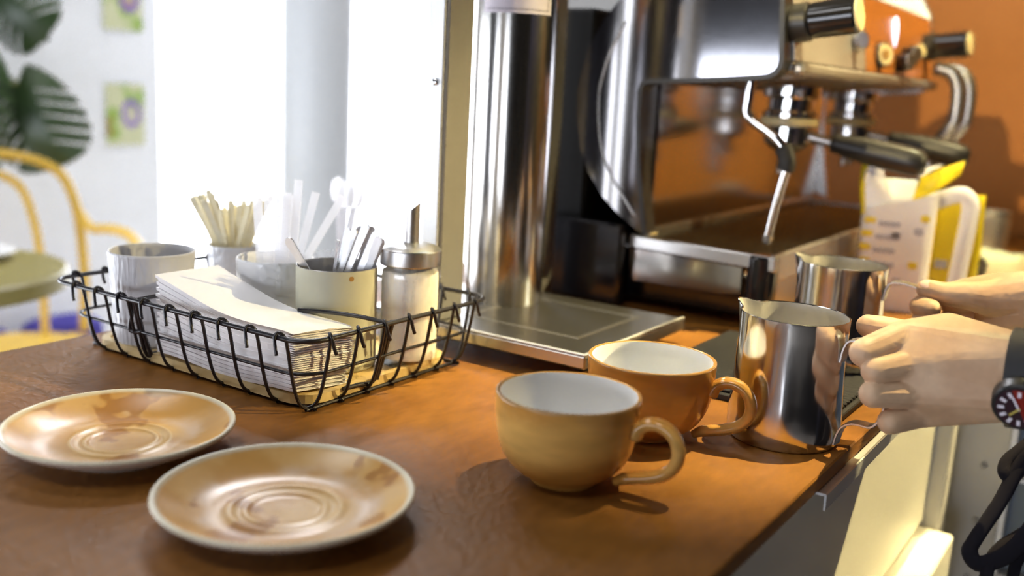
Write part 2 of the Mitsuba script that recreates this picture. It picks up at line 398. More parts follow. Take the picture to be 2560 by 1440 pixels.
# ---------------------------------------------------------------- counter
CX0, CX1 = -0.862, -0.1825
key = thing('counter', 'long brown orange laminate counter carrying the cups, basket and coffee machine', 'counter')
obj('counter__worktop', box(CX0, CX1, -0.45, 2.355, -CT, 0.0, 0.0012), 'counter_laminate')
obj('counter__carcass', box(CX0 + 0.04, -0.2285, -0.44, 2.34, FLOOR, -CT, 0.002), 'grey_panel')
key = thing('drawer_unit', 'cream white drawer fronts under the barista side of the counter', 'drawers')
obj('drawer_unit__drawer_front', box(-0.2275, -0.19, -0.40, 1.165, -0.205, -CT - 0.002, 0.002), 'cream_panel')
obj('drawer_unit__drawer_front', box(-0.2275, -0.155, -0.40, 1.165, -0.50, -0.212, 0.003), 'cream_panel')
obj('drawer_unit__drawer_front', box(-0.2275, -0.165, -0.40, 1.165, -0.88, -0.505, 0.003), 'cream_panel')
obj('drawer_unit__handle_strip', extrude_xz([(-0.19, -0.0135), (-0.1775, -0.0135), (-0.1765, -0.0145), (-0.1765, -0.026), (-0.178, -0.026), (-0.178, -0.0155), (-0.19, -0.0155)], 0.685, 1.16), 'aluminium', label='thin aluminium finger pull under the counter edge')
obj('drawer_unit__side_post', box(-0.2275, -0.172, 1.167, 1.20, FLOOR, -CT - 0.002, 0.002), 'grey_panel', label='dark grey end post')

# steel rack beyond the drawers: frame, screws, blue panels
rk = thing('dishwasher', 'grey metal cased appliance with blue panels past the drawers', 'dishwasher')
def with_holes(x0, x1, z0, z1, holes):
    s = sg.box(x0, z0, x1, z1)
    for h in holes: s = s.difference(sg.box(*h))
    return s
obj('dishwasher__frame', extrude_xz(with_holes(-0.185, 0.30, FLOOR + .05, -0.03, [(-0.122, -0.285, 0.25, -0.165), (-0.122, -0.135, 0.25, -0.055), (-0.122, -0.80, 0.25, -0.32)]), 1.26, 1.28), 'grey_panel')
for z0, z1 in ((-0.285, -0.165), (-0.135, -0.055), (-0.80, -0.32)):
    obj('dishwasher__panel', box(-0.118, 0.246, 1.27, 1.278, z0 + .004, z1 - .004), 'blue_panel', label='blue grey panel')
    obj('dishwasher__panel_trim', box(-0.124, -0.114, 1.254, 1.27, z0, z1, 0.002), 'aluminium')
    obj('dishwasher__panel_trim', box(-0.124, 0.25, 1.250, 1.27, z1, z1 + 0.007, 0.002), 'aluminium')
for z in (-0.155, -0.225, -0.30):
    obj('dishwasher__screw', cyl((-0.147, 1.262, z), (-0.147, 1.256, z), 0.0034, 12, bevel=0.001), 'steel_dull')
obj('dishwasher__casing', box(-0.185, 0.30, 1.2805, 1.9, FLOOR + 0.05, -0.03, 0.004), 'grey_panel')
obj('dishwasher__foot', cat_([cyl((x, y, FLOOR), (x, y, FLOOR + .055), 0.02) for x in (-0.15, 0.27) for y in (1.31, 1.86)]), 'black_rubber')

# ---------------------------------------------------------------- two saucers
SAUCER_TOP = [(0, .0052), (.008, .0052), (.014, .0058), (.0195, .0056), (.0215, .0066), (.0235, .0072), (.0255, .0064), (.028, .006), (.031, .0074), (.0330, .0078), (.0350, .0068),
              (.040, .0062), (.048, .0070), (.056, .0096), (.064, .0136), (.070, .0166), (.0725, .0184), (.0740, .0196), (.0752, .0199), (.0762, .0192), (.0764, .0180)]
SAUCER_BACK = [(.0764, .0180), (.0755, .0166), (.0730, .0146), (.066, .0108), (.056, .0060), (.048, .0032), (.044, .0022), (.0435, .0), (.040, .0), (.0395, .0022), (.02, .0026), (0, .0026)]
def saucer(x, y, label, turn):
    k = thing('saucer', label, 'saucer', 'amber glazed saucers')
    n = 96
    top = rot(lathe(SAUCER_TOP[::-1], n), turn, [0, 0, 1])
    r = np.array([q[0] for q in SAUCER_TOP[::-1]]) / 0.0764
    uv = np.stack(np.broadcast_arrays(r[:, None], (np.arange(n) / n)[None]), -1).reshape(-1, 2)
    obj(k + '__dish', move(top, x, y), 'saucer_glaze', True, uv=uv)
    obj(k + '__underside', move(lathe(SAUCER_BACK[::-1], n), x, y), 'saucer_back', True, label='plain pale underside')
saucer(-0.4122, 0.392, 'amber ringed saucer in front, nearest the camera, with thick cream rim', 20)
saucer(-0.5792, 0.3978, 'amber ringed saucer lying left of the front one, below the wire basket', 140)

# ---------------------------------------------------------------- two coffee cups
CUP = [(.0205, 0), (.0228, .0004), (.0238, .0025), (.0270, .0048), (.0340, .0095), (.0400, .0160), (.0443, .0240), (.0467, .0330), (.0480, .043), (.0487, .053), (.0489, .0605)]
def cup(x, y, ang, label):
    k = thing('coffee_cup', label, 'cup', 'amber cups with white insides')
    prof = spline(CUP, 40)
    inner = [(max(r - 0.003, 0), z + 0.0008) for r, z in prof if z > 0.006]
    obj(k + '__body', move(lathe([(0, .0012), (.0195, .0012)] + [tuple(q) for q in prof], 96), x, y), 'amber_glaze', 40)
    lip = [(.0489, .0605), (.0488, .0614), (.0480, .0619), (.0468, .0618), (.0460, .0611)]
    obj(k + '__rim', move(lathe(lip, 96), x, y), 'amber_rim', True, label='brown glazed lip')
    obj(k + '__lining', move(lathe([(.0460, .0611)] + inner[::-1] + [(0, inner[0][1] - 0.0006)], 96), x, y), 'white_glaze', True, label='white glazed inside')
    path = np.array([(.0474, .0395), (.0502, .0462), (.0570, .0505), (.0655, .0505), (.0735, .0455), (.0775, .0365), (.0765, .0270), (.0705, .0195), (.0610, .0150), (.0520, .0125), (.0450, .0105), (.0400, .0085), (.0365, .0060)])
    P = spline(np.stack([path[:, 0], 0 * path[:, 0], path[:, 1]], -1), 60)
    w = np.interp(np.linspace(0, 1, 60), [0, .12, .3, .6, .85, 1], [.0070, .0058, .0056, .0056, .0052, .0034])
    t = np.interp(np.linspace(0, 1, 60), [0, .12, .3, .6, .85, 1], [.0050, .0046, .0044, .0044, .0042, .0030])
    c = circle(1, 14)
    m = sweep(P, np.stack([c[None, :, 0] * w[:, None], c[None, :, 1] * t[:, None]], -1), up=[0, 1e-9, 0] if False else None)
    obj(k + '__handle', move(rot(m, ang, [0, 0, 1]), x, y), 'amber_glaze', True)
cup(-0.318, 0.5558, 8, 'amber glazed coffee cup nearest the camera, handle to the right')
cup(-0.3167, 0.6778, 10, 'amber glazed coffee cup behind the front cup, beside the steel tray')

# ---------------------------------------------------------------- milk pitchers
def pitcher(x, y, z, ang, label):
    k = thing('milk_pitcher', label, 'pitcher', 'stainless milk pitchers')
    out = spline([(.0385, .0), (.0412, .0012), (.0428, .006), (.0434, .013), (.0430, .024), (.0420, .040), (.0412, .060), (.0410, .080), (.0414, .0990)], 60)
    n = 120
    inn = out[out[:, 1] > 0.002].copy(); inn[:, 0] -= 0.0010
    body = lathe([(0, .0006)] + [tuple(q) for q in out] + [(.0414, .0999), (.0409, .1003), (.0404, .0997)], n)
    lining = lathe([(.0404, .0997)] + [tuple(q) for q in inn[::-1]] + [(0, .0026)], n)
    v = np.vstack([body.vertices, lining.vertices]); nb_ = len(body.vertices)
    r = np.linalg.norm(v[:, :2], axis=1); a = np.arctan2(v[:, 1], v[:, 0])
    da = (a - math.pi + math.pi) % (2 * math.pi) - math.pi
    da = np.abs((a + 2 * math.pi) % (2 * math.pi) - math.pi)
    h = np.clip((v[:, 2] - 0.062) / 0.038, 0, 1) ** 1.6
    tip = np.exp(-(da / 0.20) ** 2) * h
    neck = np.exp(-((da - 0.42) / 0.16) ** 2) * h
    rr = r + (0.0068 * tip - 0.0022 * neck) * (r > 0.03)
    s = rr / np.maximum(r, 1e-9)
    v[:, 0] *= s; v[:, 1] *= s
    v[:, 2] += 0.0035 * np.exp(-(da / 0.26) ** 2) * np.clip((v[:, 2] - 0.085) / 0.015, 0, 1) - 0.0012 * np.clip((v[:, 2] - 0.085) / 0.015, 0, 1) * (1 - np.cos(da)) * 0.5
    body.vertices = v[:nb_]; lining.vertices = v[nb_:]
    obj(k + '__body', move(rot(body, ang, [0, 0, 1]), x, y, z), 'steel_mirror', 40)
    obj(k + '__lining', move(rot(lining, ang, [0, 0, 1]), x, y, z), 'steel_satin', 40, label='brushed inside')
    path = [(.0412, .070), (.0424, .0795), (.0455, .0865), (.052, .0885), (.062, .0880), (.072, .0850), (.0775, .0770), (.0785, .062), (.0775, .045), (.0745, .0325), (.0690, .0265), (.0620, .0262), (.0550, .0255), (.0485, .0215), (.0450, .0140), (.0436, .0060)]
    P = spline([(r_, 0, z_) for r_, z_ in path], 70)
    w, t = 0.0058, 0.0011
    sec = np.array([(-w, -t * .5), (-w + t, -t), (w - t, -t), (w, -t * .5), (w, t * .5), (w - t, t), (-w + t, t), (-w, t * .5)])
    A, B, tt = frames(P, np.array([0, 1.0, 0]))
    hv = (P[:, None] + sec[None, :, :1] * np.array([0, 1.0, 0]) + sec[None, :, 1:] * A[:, None])
    kk = len(sec); f = []
    for i in range(len(P) - 1):
        for a_ in range(kk):
            b_ = (a_ + 1) % kk
            f += [[i * kk + a_, (i + 1) * kk + b_, i * kk + b_], [i * kk + a_, (i + 1) * kk + a_, (i + 1) * kk + b_]]
    m = trimesh.Trimesh(hv.reshape(-1, 3), np.array(f), process=False)
    obj(k + '__handle', move(rot(m, ang, [0, 0, 1]), x, y, z), 'steel_polished', 40)
pitcher(-0.2325, 0.7462, 0.0, -6, 'steel milk pitcher nearest the camera, held by the hand with the watch')
pitcher(-0.2590, 0.9640, 0.0095, 0, 'steel milk pitcher behind the front one, on the black bar mat')

# ribbed rubber bar mat
k = thing('bar_mat', 'black ribbed rubber bar mat under the pitchers', 'mat')
obj('bar_mat__base', box(-0.392, -0.205, 0.800, 1.02, 0.0, 0.006, 0.001), 'black_rubber')
for i in range(26):
    yy = 0.805 + i * 0.0084
    obj('bar_mat__rib', box(-0.388, -0.209, yy, yy + 0.0046, 0.006, 0.0095, 0.0012), 'black_rubber')

# ---------------------------------------------------------------- wire basket
bk = thing('wire_basket', 'black wire basket holding napkins, mugs and cutlery, on the counter', 'basket')
BX0, BX1, BY0, BY1, RIM = -0.846, -0.519, 0.512, 0.7515, 0.064
fl, zb = 0.020, 0.004
rim = [(x, y, RIM) for x, y in rounded_rect(BX0, BX1, BY0, BY1, 0.022)]
obj('wire_basket__rim', tube(rim, 0.0021, closed=True), 'wire_black', True)
mid = [(x, y, 0.0335) for x, y in rounded_rect(BX0 + .011, BX1 - .011, BY0 + .011, BY1 - .011, 0.026)]
obj('wire_basket__middle_ring', tube(mid, 0.00145, closed=True), 'wire_black', True)
def wire(a, b, axis):
    """A U-shaped wire across the basket (axis 0: running along y at x = a; axis 1: along x at y = a), hooked over the rim at both ends."""
    lo, hi = (BY0, BY1) if axis == 0 else (BX0, BX1)
    half = [(-0.0046, 0.0515), (-0.0040, 0.057), (-0.0030, 0.0650), (0.0000, 0.0677), (0.0026, 0.0650), (0.0046, 0.056), (0.0090, 0.0335), (0.0140, 0.016), (0.0195, 0.0065), (0.028, 0.0024), (0.040, 0.0018)]
    q = [(lo + d, z) for d, z in half] + [(hi - d, z) for d, z in half[::-1]]
    side = 0.0058
    off = [side * .35, side * .7, side, side * .9, side * .25, 0] + [0] * (len(q) - 12) + [0, side * .25, side * .9, side, side * .7, side * .35]
    pts = [((a - o), p, z) if axis == 0 else (p, a - o, z) for (p, z), o in zip(q, off)]
    return tube(pts, 0.00145, n=78, k=6)
for i in range(9):
    obj('wire_basket__wire', wire(-0.800 + 0.0322 * i, 0, 0), 'wire_black', True)
for i in range(7):
    obj('wire_basket__wire', wire(0.5425 + 0.0310 * i, 0, 1), 'wire_black', True)
def divider(pts, r=0.0019):
    return tube(pts, r, n=90, k=7)
DX, DY = -0.738, 0.611
obj('wire_basket__divider', cat_([divider([(DX + .008, BY0 + .004, RIM - .002), (DX + .008, .60, RIM), (DX + .008, BY1 - .004, RIM)]),
    divider([(DX + .008, BY0 + .005, RIM), (DX + .006, BY0 + .012, .035), (DX + .004, BY0 + .020, .0105), (DX + .004, BY0 + .03, .0100)]),
    divider([(DX + .004, BY0 + .005, RIM), (DX + .001, BY0 + .008, .050), (DX - .002, BY0 + .008, .035), (DX + .003, BY0 + .010, .0325), (DX + .011, BY0 + .011, .034)]),
    divider([(DX + .012, BY0 + .004, RIM), (DX + .010, BY0 + .012, .035), (DX + .009, BY0 + .021, .011)])]), 'wire_black', True, label='inner wire divider at the left')
obj('wire_basket__divider', cat_([divider([(BX1 - .004, DY - .002, RIM - .001), (-.545, DY - .010, RIM + .002), (-.575, .594, RIM + .002), (-.61, .5935, RIM - .002)]),
    divider([(BX1 - .005, DY, RIM), (BX1 - .012, DY, .035), (BX1 - .020, DY, .0108), (BX1 - .022, DY - .018, .0100), (BX1 - .022, DY - .034, .0105)]),
    divider([(BX1 - .004, DY + .004, RIM), (BX1 - .010, DY + .005, .045), (BX1 - .013, DY + .004, .034), (BX1 - .014, DY - .003, .0325)]),
    divider([(BX1 - .005, DY + .004, RIM), (BX1 - .012, DY + .004, .036), (BX1 - .020, DY + .004, .0108)])]), 'wire_black', True, label='inner wire divider at the right')

# wooden board in the basket
b = extrude(sg.Polygon(rounded_rect(BX0 + .024, BX1 - .024, BY0 + .024, BY1 - .024, 0.024)), 0.0078)
tray = thing('wooden_board', 'thin pale wooden board lying on the bottom of the wire basket', 'board')
m1 = sg.Polygon(rounded_rect(BX0 + .024, BX1 - .024, BY0 + .024, BY1 - .024, 0.024))
m2 = sg.Polygon(rounded_rect(BX0 + .031, BX1 - .031, BY0 + .031, BY1 - .031, 0.018))
obj('wooden_board__base', move(extrude(m1, 0.0048), 0, 0, 0.0034), 'board_wood')
obj('wooden_board__raised_edge', move(extrude(m1.difference(m2), 0.0026), 0, 0, 0.0082), 'board_wood', label='low raised edge')
BZ = 0.0083

# grey mug
k = thing('grey_mug', 'empty grey glazed handleless mug at the left end of the basket', 'mug')
outp = spline([(.0315, .0), (.0328, .0012), (.0338, .010), (.0352, .030), (.0368, .055), (.0382, .078), (.0387, .0838)], 40)
m, uv = lathe_uv([(0, .001), (.030, .001)] + [tuple(q) for q in outp] + [(.0386, .0852), (.0378, .0860), (.0368, .0855), (.0362, .083)] + [(r - .0026, z) for r, z in outp[::-1] if z > .006 and z < .082] + [(0, .0065)], 96)
obj('grey_mug__body', move(m, -0.7775, 0.5715, BZ), 'grey_glaze', True, uv=uv)

# hammered white bowl and tall cup, clear glass
k = thing('white_bowl', 'white hammered ceramic bowl of clear stirrers, middle of the basket', 'bowl')
outp = spline([(.0215, 0), (.0240, .001), (.0280, .008), (.0318, .024), (.0340, .046), (.0349, .068), (.0353, .0815)], 40)
m, uv = lathe_uv([(0, .001), (.021, .001)] + [tuple(q) for q in outp] + [(.0352, .0826), (.0344, .0834), (.0334, .0830), (.0329, .081)] + [(r - .0026, z) for r, z in outp[::-1] if .006 < z < .080] + [(0, .0065)], 96)
obj('white_bowl__body', move(m, -0.6900, 0.6410, BZ), 'white_glaze_hammered', True, uv=uv)
k = thing('white_cup', 'white dimpled ceramic cup of wooden stirrers, back corner of basket', 'cup')
outp = spline([(.0185, 0), (.0212, .001), (.0225, .008), (.0242, .030), (.0256, .055), (.0264, .0735)], 30)
m, uv = lathe_uv([(0, .001), (.018, .001)] + [tuple(q) for q in outp] + [(.0263, .0746), (.0257, .0752), (.0249, .0748), (.0244, .073)] + [(r - .0022, z) for r, z in outp[::-1] if .006 < z < .072] + [(0, .006)], 80)
WCX, WCY = -0.8060, 0.6915
obj('white_cup__body', move(m, WCX, WCY, BZ), 'white_glaze_dimpled', True, uv=uv)
k = thing('drinking_glass', 'clear drinking glass of plastic spoons behind the wire basket', 'glass')
GX, GY = -0.752, 0.790
obj('drinking_glass__body', move(lathe([(0, 0), (.0235, 0), (.0250, .002), (.0275, .035), (.0300, .068), (.0296, .0684), (.0292, .068)], 64), GX, GY, 0.0003), 'clear_glass', 40)

# sage cutlery cup
k = thing('cutlery_cup', 'sage green painted metal cup full of teaspoons in the basket', 'cup')
KX, KY, KR, KH = -0.6030, 0.6322, 0.0353, 0.0893
obj('cutlery_cup__body', move(lathe([(0, 0), (KR - .002, 0), (KR, .002), (KR, KH)], 96), KX, KY, BZ), 'sage_paint', 30)
obj('cutlery_cup__lining', move(lathe([(KR, KH), (KR - .0004, KH + .0004), (KR - .001, KH), (KR - .001, .003), (0, .003)], 96), KX, KY, BZ), 'steel_polished', 30, label='bare steel inside')
obj('cutlery_cup__stain', move(rot(cyl((0, -KR + .0006, 0), (0, -KR - .0003, 0), 0.0022, 14), 64, [0, 0, 1]), KX, KY, BZ + KH - .006), 'amber_rim', label='small brown drip mark')

# sugar dispenser
k = thing('sugar_dispenser', 'glass sugar dispenser with steel spout lid at right end of basket', 'sugar dispenser')
JX, JY = -0.5600, 0.6805
gl = [(0, 0), (.0225, 0), (.0252, .0014), (.0266, .005), (.0270, .012), (.0270, .080), (.0264, .086), (.0245, .0905), (.0245, .098)]
obj('sugar_dispenser__jar', move(lathe(gl, 80), JX, JY, BZ), 'clear_glass', 30)
obj('sugar_dispenser__lid', move(lathe([(.0250, .0905), (.0268, .0905), (.0274, .0915), (.0274, .1030), (.0268, .1046), (.0240, .1066), (.0190, .1086), (.0130, .1098), (.0078, .1104), (0, .1104)], 80), JX, JY, BZ), 'steel_polished', 30, label='brushed steel screw lid')
sp = trimesh.creation.cylinder(radius=0.0070, height=0.034, sections=40)
tb = lathe([(.0070, 0), (.0070, .033), (.0063, .033), (.0063, 0)], 48, True)
v = tb.vertices.copy()
top = v[:, 2] > .02
dirx = v[:, 0] * 0.83 + v[:, 1] * 0.55
v[top, 2] = 0.0235 + (dirx[top] + .007) / .014 * 0.0125
tb.vertices = v
obj('sugar_dispenser__spout', move(tb, JX, JY, BZ + .1098), 'steel_polished', 40, label='slanted steel pouring tube')
obj('sugar', move(lathe([(0, 0), (.0205, 0), (.0243, .0016), (.0251, .007), (.0251, .0745), (.0246, .0795), (.018, .0832), (.008, .0815), (0, .0825)], 64), JX, JY, BZ + .0053), 'sugar_white', 40,
    label='white sugar filling the glass dispenser', cat='sugar', kind='stuff')

# ---------------------------------------------------------------- napkins
rng = random.Random(11)
def napkin(zl, zr, th_l, th_r, x0, x1, y0, y1, bow, ragged, ph):
    nx, ny = 22, 9
    t = np.linspace(0, 1, nx)
    up = [0, .10, .30, .55, .80, .93, 1.0]
    P = []
    sec_y = np.array([0.0, .004, .02, .25, .6, .95, .985, 1.0])
    rows = []
    for s in (1, -1):
        g = np.zeros((nx, len(sec_y), 3))
        for i, u in enumerate(t):
            mid_ = zl + (zr - zl) * (u ** 0.85) + bow * math.sin(math.pi * u) + 0.0016 * math.sin(7 * u + ph)
            th = th_l + (th_r - th_l) * u
            endr = 1.0 if u < .96 else math.sqrt(max(0, 1 - ((u - .96) / .04) ** 2))
            for j, w in enumerate(sec_y):
                er = 0.0 if False else 1.0
                zz = mid_ - 0.006 * (w * w) * u
                g[i, j] = (x0 + (x1 - x0) * u, y0 + (y1 - y0) * w + (ragged * math.sin(9 * u + ph)), zz + s * 0.5 * th * endr * er)
        rows.append(g)
    top, bot = rows
    ring = np.concatenate([top, bot[:, ::-1][:, 1:-1]], 1)
    kk = ring.shape[1]
    v = ring.reshape(-1, 3); f = []
    for i in range(nx - 1):
        for a in range(kk):
            b_ = (a + 1) % kk
            f += [[i * kk + a, (i + 1) * kk + b_, i * kk + b_], [i * kk + a, (i + 1) * kk + a, (i + 1) * kk + b_]]
    for i, rev in ((0, False), (nx - 1, True)):
        for a in range(1, kk - 1):
            tri = [i * kk, i * kk + a, i * kk + a + 1]
            f.append(tri[::-1] if rev else tri)
    m = trimesh.Trimesh(v, np.array(f), process=False)
    if m.volume < 0: m.invert()
    return m
NZ = 0.0112
for i in range(5):           # the flatter bundle below
    z = NZ + 0.0016 + i * 0.0031
    kx = thing('paper_napkin', {0: 'bottommost white paper napkin, lying on the wooden board', 4: 'topmost white paper napkin of the lower flat bundle'}.get(i, 'folded white paper napkin inside the lower bundle of the basket'), 'napkin', None if i in (0, 4) else 'napkins in the lower bundle')
    obj(kx, napkin(z + .0012 + 0.0004 * i, z, 0.0030, 0.0029, -0.727 + rng.uniform(-.003, .006), -0.553 + rng.uniform(-.001, .001), 0.5365 + rng.uniform(-.0004, .0004), 0.597, 0.0, 0.0, 1.0), 'paper_white', 50)
N = 19
for i in range(N):           # the fanned bundle on top
    u = i / (N - 1)
    zr = NZ + 0.0175 + i * 0.00182
    zl = NZ + 0.0225 + u * 0.0490
    kx = thing('paper_napkin', 'topmost folded white paper napkin of the fanned bundle' if i == N - 1 else 'lowest white paper napkin of the fanned upper bundle' if i == 0 else 'folded white paper napkin in the fanned upper bundle of the basket', 'napkin', None if i in (0, N - 1) else 'napkins in the fanned bundle')
    obj(kx, napkin(zl, zr, 0.0026, 0.00174, -0.714 + (0.003 if i % 2 else -0.001) + rng.uniform(-.0015, .0015), -0.5495 + 0.002 * math.sin(u * 3) + rng.uniform(-.0006, .0006), 0.5290 + rng.uniform(-.0003, .0003), 0.5965, -0.001 - 0.003 * u, 0.0, 1.0), 'paper_white', 50)

# ---------------------------------------------------------------- sticks and spoons
def strip(base, tip, w0, w1, th, round_end=True, face=(0.55, -0.83, 0), curve=0.0):
    """A flat bar from base to tip, its broad side towards face."""
    b_, t_ = np.array(base, float), np.array(tip, float)
    d = t_ - b_; L = np.linalg.norm(d); d /= L
    s = np.cross(d, np.array(face, float)); s /= np.linalg.norm(s)
    n = np.cross(s, d)
    us = [0, .5, .9, .96, .985, .997, 1.0] if round_end else [0, .5, .97, 1.0]
    P = []
    for u in us:
        w = w0 + (w1 - w0) * u
        if round_end and u > .9:
            rr = w1; q = (1 - u) * L
            w = w1 * math.sqrt(max(0.02, 1 - max(0, 1 - q / rr) ** 2)) if q < rr else w1
        c = b_ + d * L * u + n * curve * math.sin(math.pi * u)
        P.append([c - s * w - n * th, c + s * w - n * th, c + s * w + n * th, c - s * w + n * th])
    P = np.array(P); k_ = 4; f = []
    for i in range(len(P) - 1):
        for a in range(k_):
            bb = (a + 1) % k_
            f += [[i * k_ + a, (i + 1) * k_ + bb, i * k_ + bb], [i * k_ + a, (i + 1) * k_ + a, (i + 1) * k_ + bb]]
    f += [[0, 1, 2], [0, 2, 3]]; e = (len(P) - 1) * k_; f += [[e, e + 2, e + 1], [e, e + 3, e + 2]]
    m = trimesh.Trimesh(P.reshape(-1, 3), np.array(f), process=False)
    if m.volume < 0: m.invert()
    return m

WOOD_TIP = [(-0.837,0.6634,0.1308),(-0.8437,0.6727,0.1316),(-0.8349,0.6712,0.133),(-0.8384,0.6791,0.133),(-0.8356,0.683,0.1372),(-0.8161,0.6711,0.1366),(-0.8198,0.6645,0.1293),(-0.838,0.6874,0.1238),(-0.8169,0.6772,0.1288),(-0.8115,0.6778,0.1211),(-0.829,0.6992,0.1189),(-0.8097,0.6912,0.1286),(-0.8162,0.7015,0.1227),(-0.8013,0.696,0.1243),(-0.8028,0.7032,0.1286),(-0.7847,0.6931,0.1263),(-0.7955,0.7079,0.129),(-0.7986,0.715,0.1241),(-0.7861,0.7103,0.1332),(-0.7871,0.7182,0.1293),(-0.7808,0.7207,0.1348)]
for i, t_ in enumerate(WOOD_TIP):
    a = rng.uniform(0, 6.28)
    t_ = np.array(t_); c0 = np.array([WCX, WCY]); dxy = t_[:2] - c0
    base = (WCX - 0.30 * dxy[0] + .006 * math.cos(a), WCY - 0.30 * dxy[1] + .006 * math.sin(a), BZ + 0.008 + 0.0005 * i)
    rimf = (BZ + .075 - base[2]) / (t_[2] - base[2])
    hit = np.array(base[:2]) + rimf * (t_[:2] - np.array(base[:2])) - c0
    if np.linalg.norm(hit) > .0205: t_[:2] -= hit * (1 - .0205 / np.linalg.norm(hit)) / rimf
    left = i < 11
    own = {0: 'leftmost pale wooden stirrer, leaning farthest out of the white cup', 4: 'tallest of the wooden stirrers leaning left in the white cup', 20: 'rightmost pale wooden stirrer in the white cup, beside the clear stirrers'}.get(i)
    kx = thing('wooden_stirrer', own or ('pale wooden stirrer leaning left in the white cup' if left else 'pale wooden stirrer leaning right in the white cup'), 'stirrer', None if own else 'wooden stirrers leaning left' if left else 'wooden stirrers leaning right')
    obj(kx, strip(base, t_, .0026, .0031, .0007, face=(0.55 + .5 * math.sin(a), -0.83 + .5 * math.cos(a), 0)), 'wood_pale' if i % 2 else 'wood_pale_light')

CLEAR_TIP = [(-0.6995,0.6277,0.1482),(-0.6889,0.6314,0.1501),(-0.6848,0.6421,0.1488),(-0.6759,0.6421,0.1526),(-0.6675,0.6482,0.1649),(-0.6771,0.6477,0.1500),(-0.6806,0.6586,0.1445),(-0.6650,0.6676,0.1526),(-0.6430,0.6806,0.1508),(-0.6850,0.6370,0.1484)]
for i, t_ in enumerate(CLEAR_TIP):
    t_ = np.array(t_); c0 = np.array([-0.6900, 0.6410]); d = t_[:2] - c0
    base = np.array([*(c0 + d * (0.55 if i not in (7, 8) else 0.1)), BZ + .010])
    rimf = (BZ + .083 - base[2]) / (t_[2] - base[2]); hit = base[:2] + rimf * (t_[:2] - base[:2]) - c0
    if np.linalg.norm(hit) > .0285: base[:2] -= hit * (1 - .0285 / np.linalg.norm(hit)) / (1 - rimf)
    slim = i in (4, 7, 8)
    kx = thing('plastic_stirrer', {4: 'tallest clear plastic stirrer standing in the white bowl', 7: 'clear plastic stirrer leaning slightly right in the white bowl', 8: 'clear plastic stirrer leaning far right in the white bowl'}.get(i, 'clear stirrer in a ribbed plastic sleeve in the white bowl'), 'stirrer', None if slim else 'sleeved stirrers in the white bowl')
    body = strip(base, t_, .0036 if slim else .0040, .0036 if slim else .0041, .0011, round_end=False)
    if slim:
        obj(kx, body, 'clear_plastic')
    else:
        obj(kx + '__sleeve', body, 'clear_plastic')
        d3 = (t_ - base); L = np.linalg.norm(d3); d3 /= L
        s = np.cross(d3, (0.55, -0.83, 0)); s /= np.linalg.norm(s); nn = np.cross(s, d3)
        ribs = []
        for q in np.arange(0.48, 0.985, 0.020):
            c = base + d3 * L * q
            ribs.append(tube([c - s * .0034 + nn * .0012, c + s * .0034 + nn * .0012], 0.00032, k=4))
        obj(kx + '__rib_pattern', cat_(ribs), 'clear_plastic', kind='stuff')

SPOON_TIP = [(-0.784,0.821,0.1498),(-0.76,0.8104,0.1472),(-0.7612,0.829,0.1449),(-0.7438,0.823,0.1446),(-0.7399,0.8456,0.1282),(-0.7322,0.8499,0.1363),(-0.7055,0.829,0.135)]
SPOON_BASE = [(.012, -.008), (.008, -.010), (.004, -.004), (-.004, -.006), (-.010, -.004), (-.012, -.008), (-.014, .0)]
for i, (t_, o) in enumerate(zip(SPOON_TIP, SPOON_BASE)):
    t_ = np.array(t_); base = np.array([GX + o[0], GY + o[1], 0.010])
    c0 = np.array([GX, GY]); rimf = (.0685 - base[2]) / (t_[2] - base[2]); hit = base[:2] + rimf * (t_[:2] - base[:2]) - c0
    if np.linalg.norm(hit) > .0235: t_[:2] -= hit * (1 - .0235 / np.linalg.norm(hit)) / rimf
    if i < 3:
        kx = thing('plastic_spoon', ['white plastic spoon with bowl up, leftmost in the clear glass', 'white plastic spoon with bowl up, middle one in the clear glass', 'white plastic spoon with bowl up, rightmost in the clear glass'][i], 'spoon')
        d = t_ - base; L = np.linalg.norm(d); d /= L
        obj(kx + '__handle', strip(base, t_ - d * .030, .0022, .0028, .0007, False), 'white_plastic')
        s = np.cross(d, (0.55, -0.83, 0)); s /= np.linalg.norm(s); nn = np.cross(s, d)
        g = np.zeros((9, 7, 3))
        for a_, u in enumerate(np.linspace(-1, 1, 9)):
            w = .0088 * math.sqrt(max(0.0, 1 - abs(u) ** 2.2))
            for b_, q in enumerate(np.linspace(-1, 1, 7)):
                g[a_, b_] = t_ - d * (.0165 - .0165 * u) + s * w * q - nn * .0035 * (1 - u * u) * (1 - q * q)
        obj(kx + '__bowl', quad_grid(g), 'white_plastic', True)
    else:
        kx = thing('plastic_stirrer', ['clear plastic stick leaning right in the drinking glass'][0], 'stirrer', 'plastic sticks in the glass')
        obj(kx, strip(base, t_, .0024, .0026, .0008, False), 'clear_plastic')

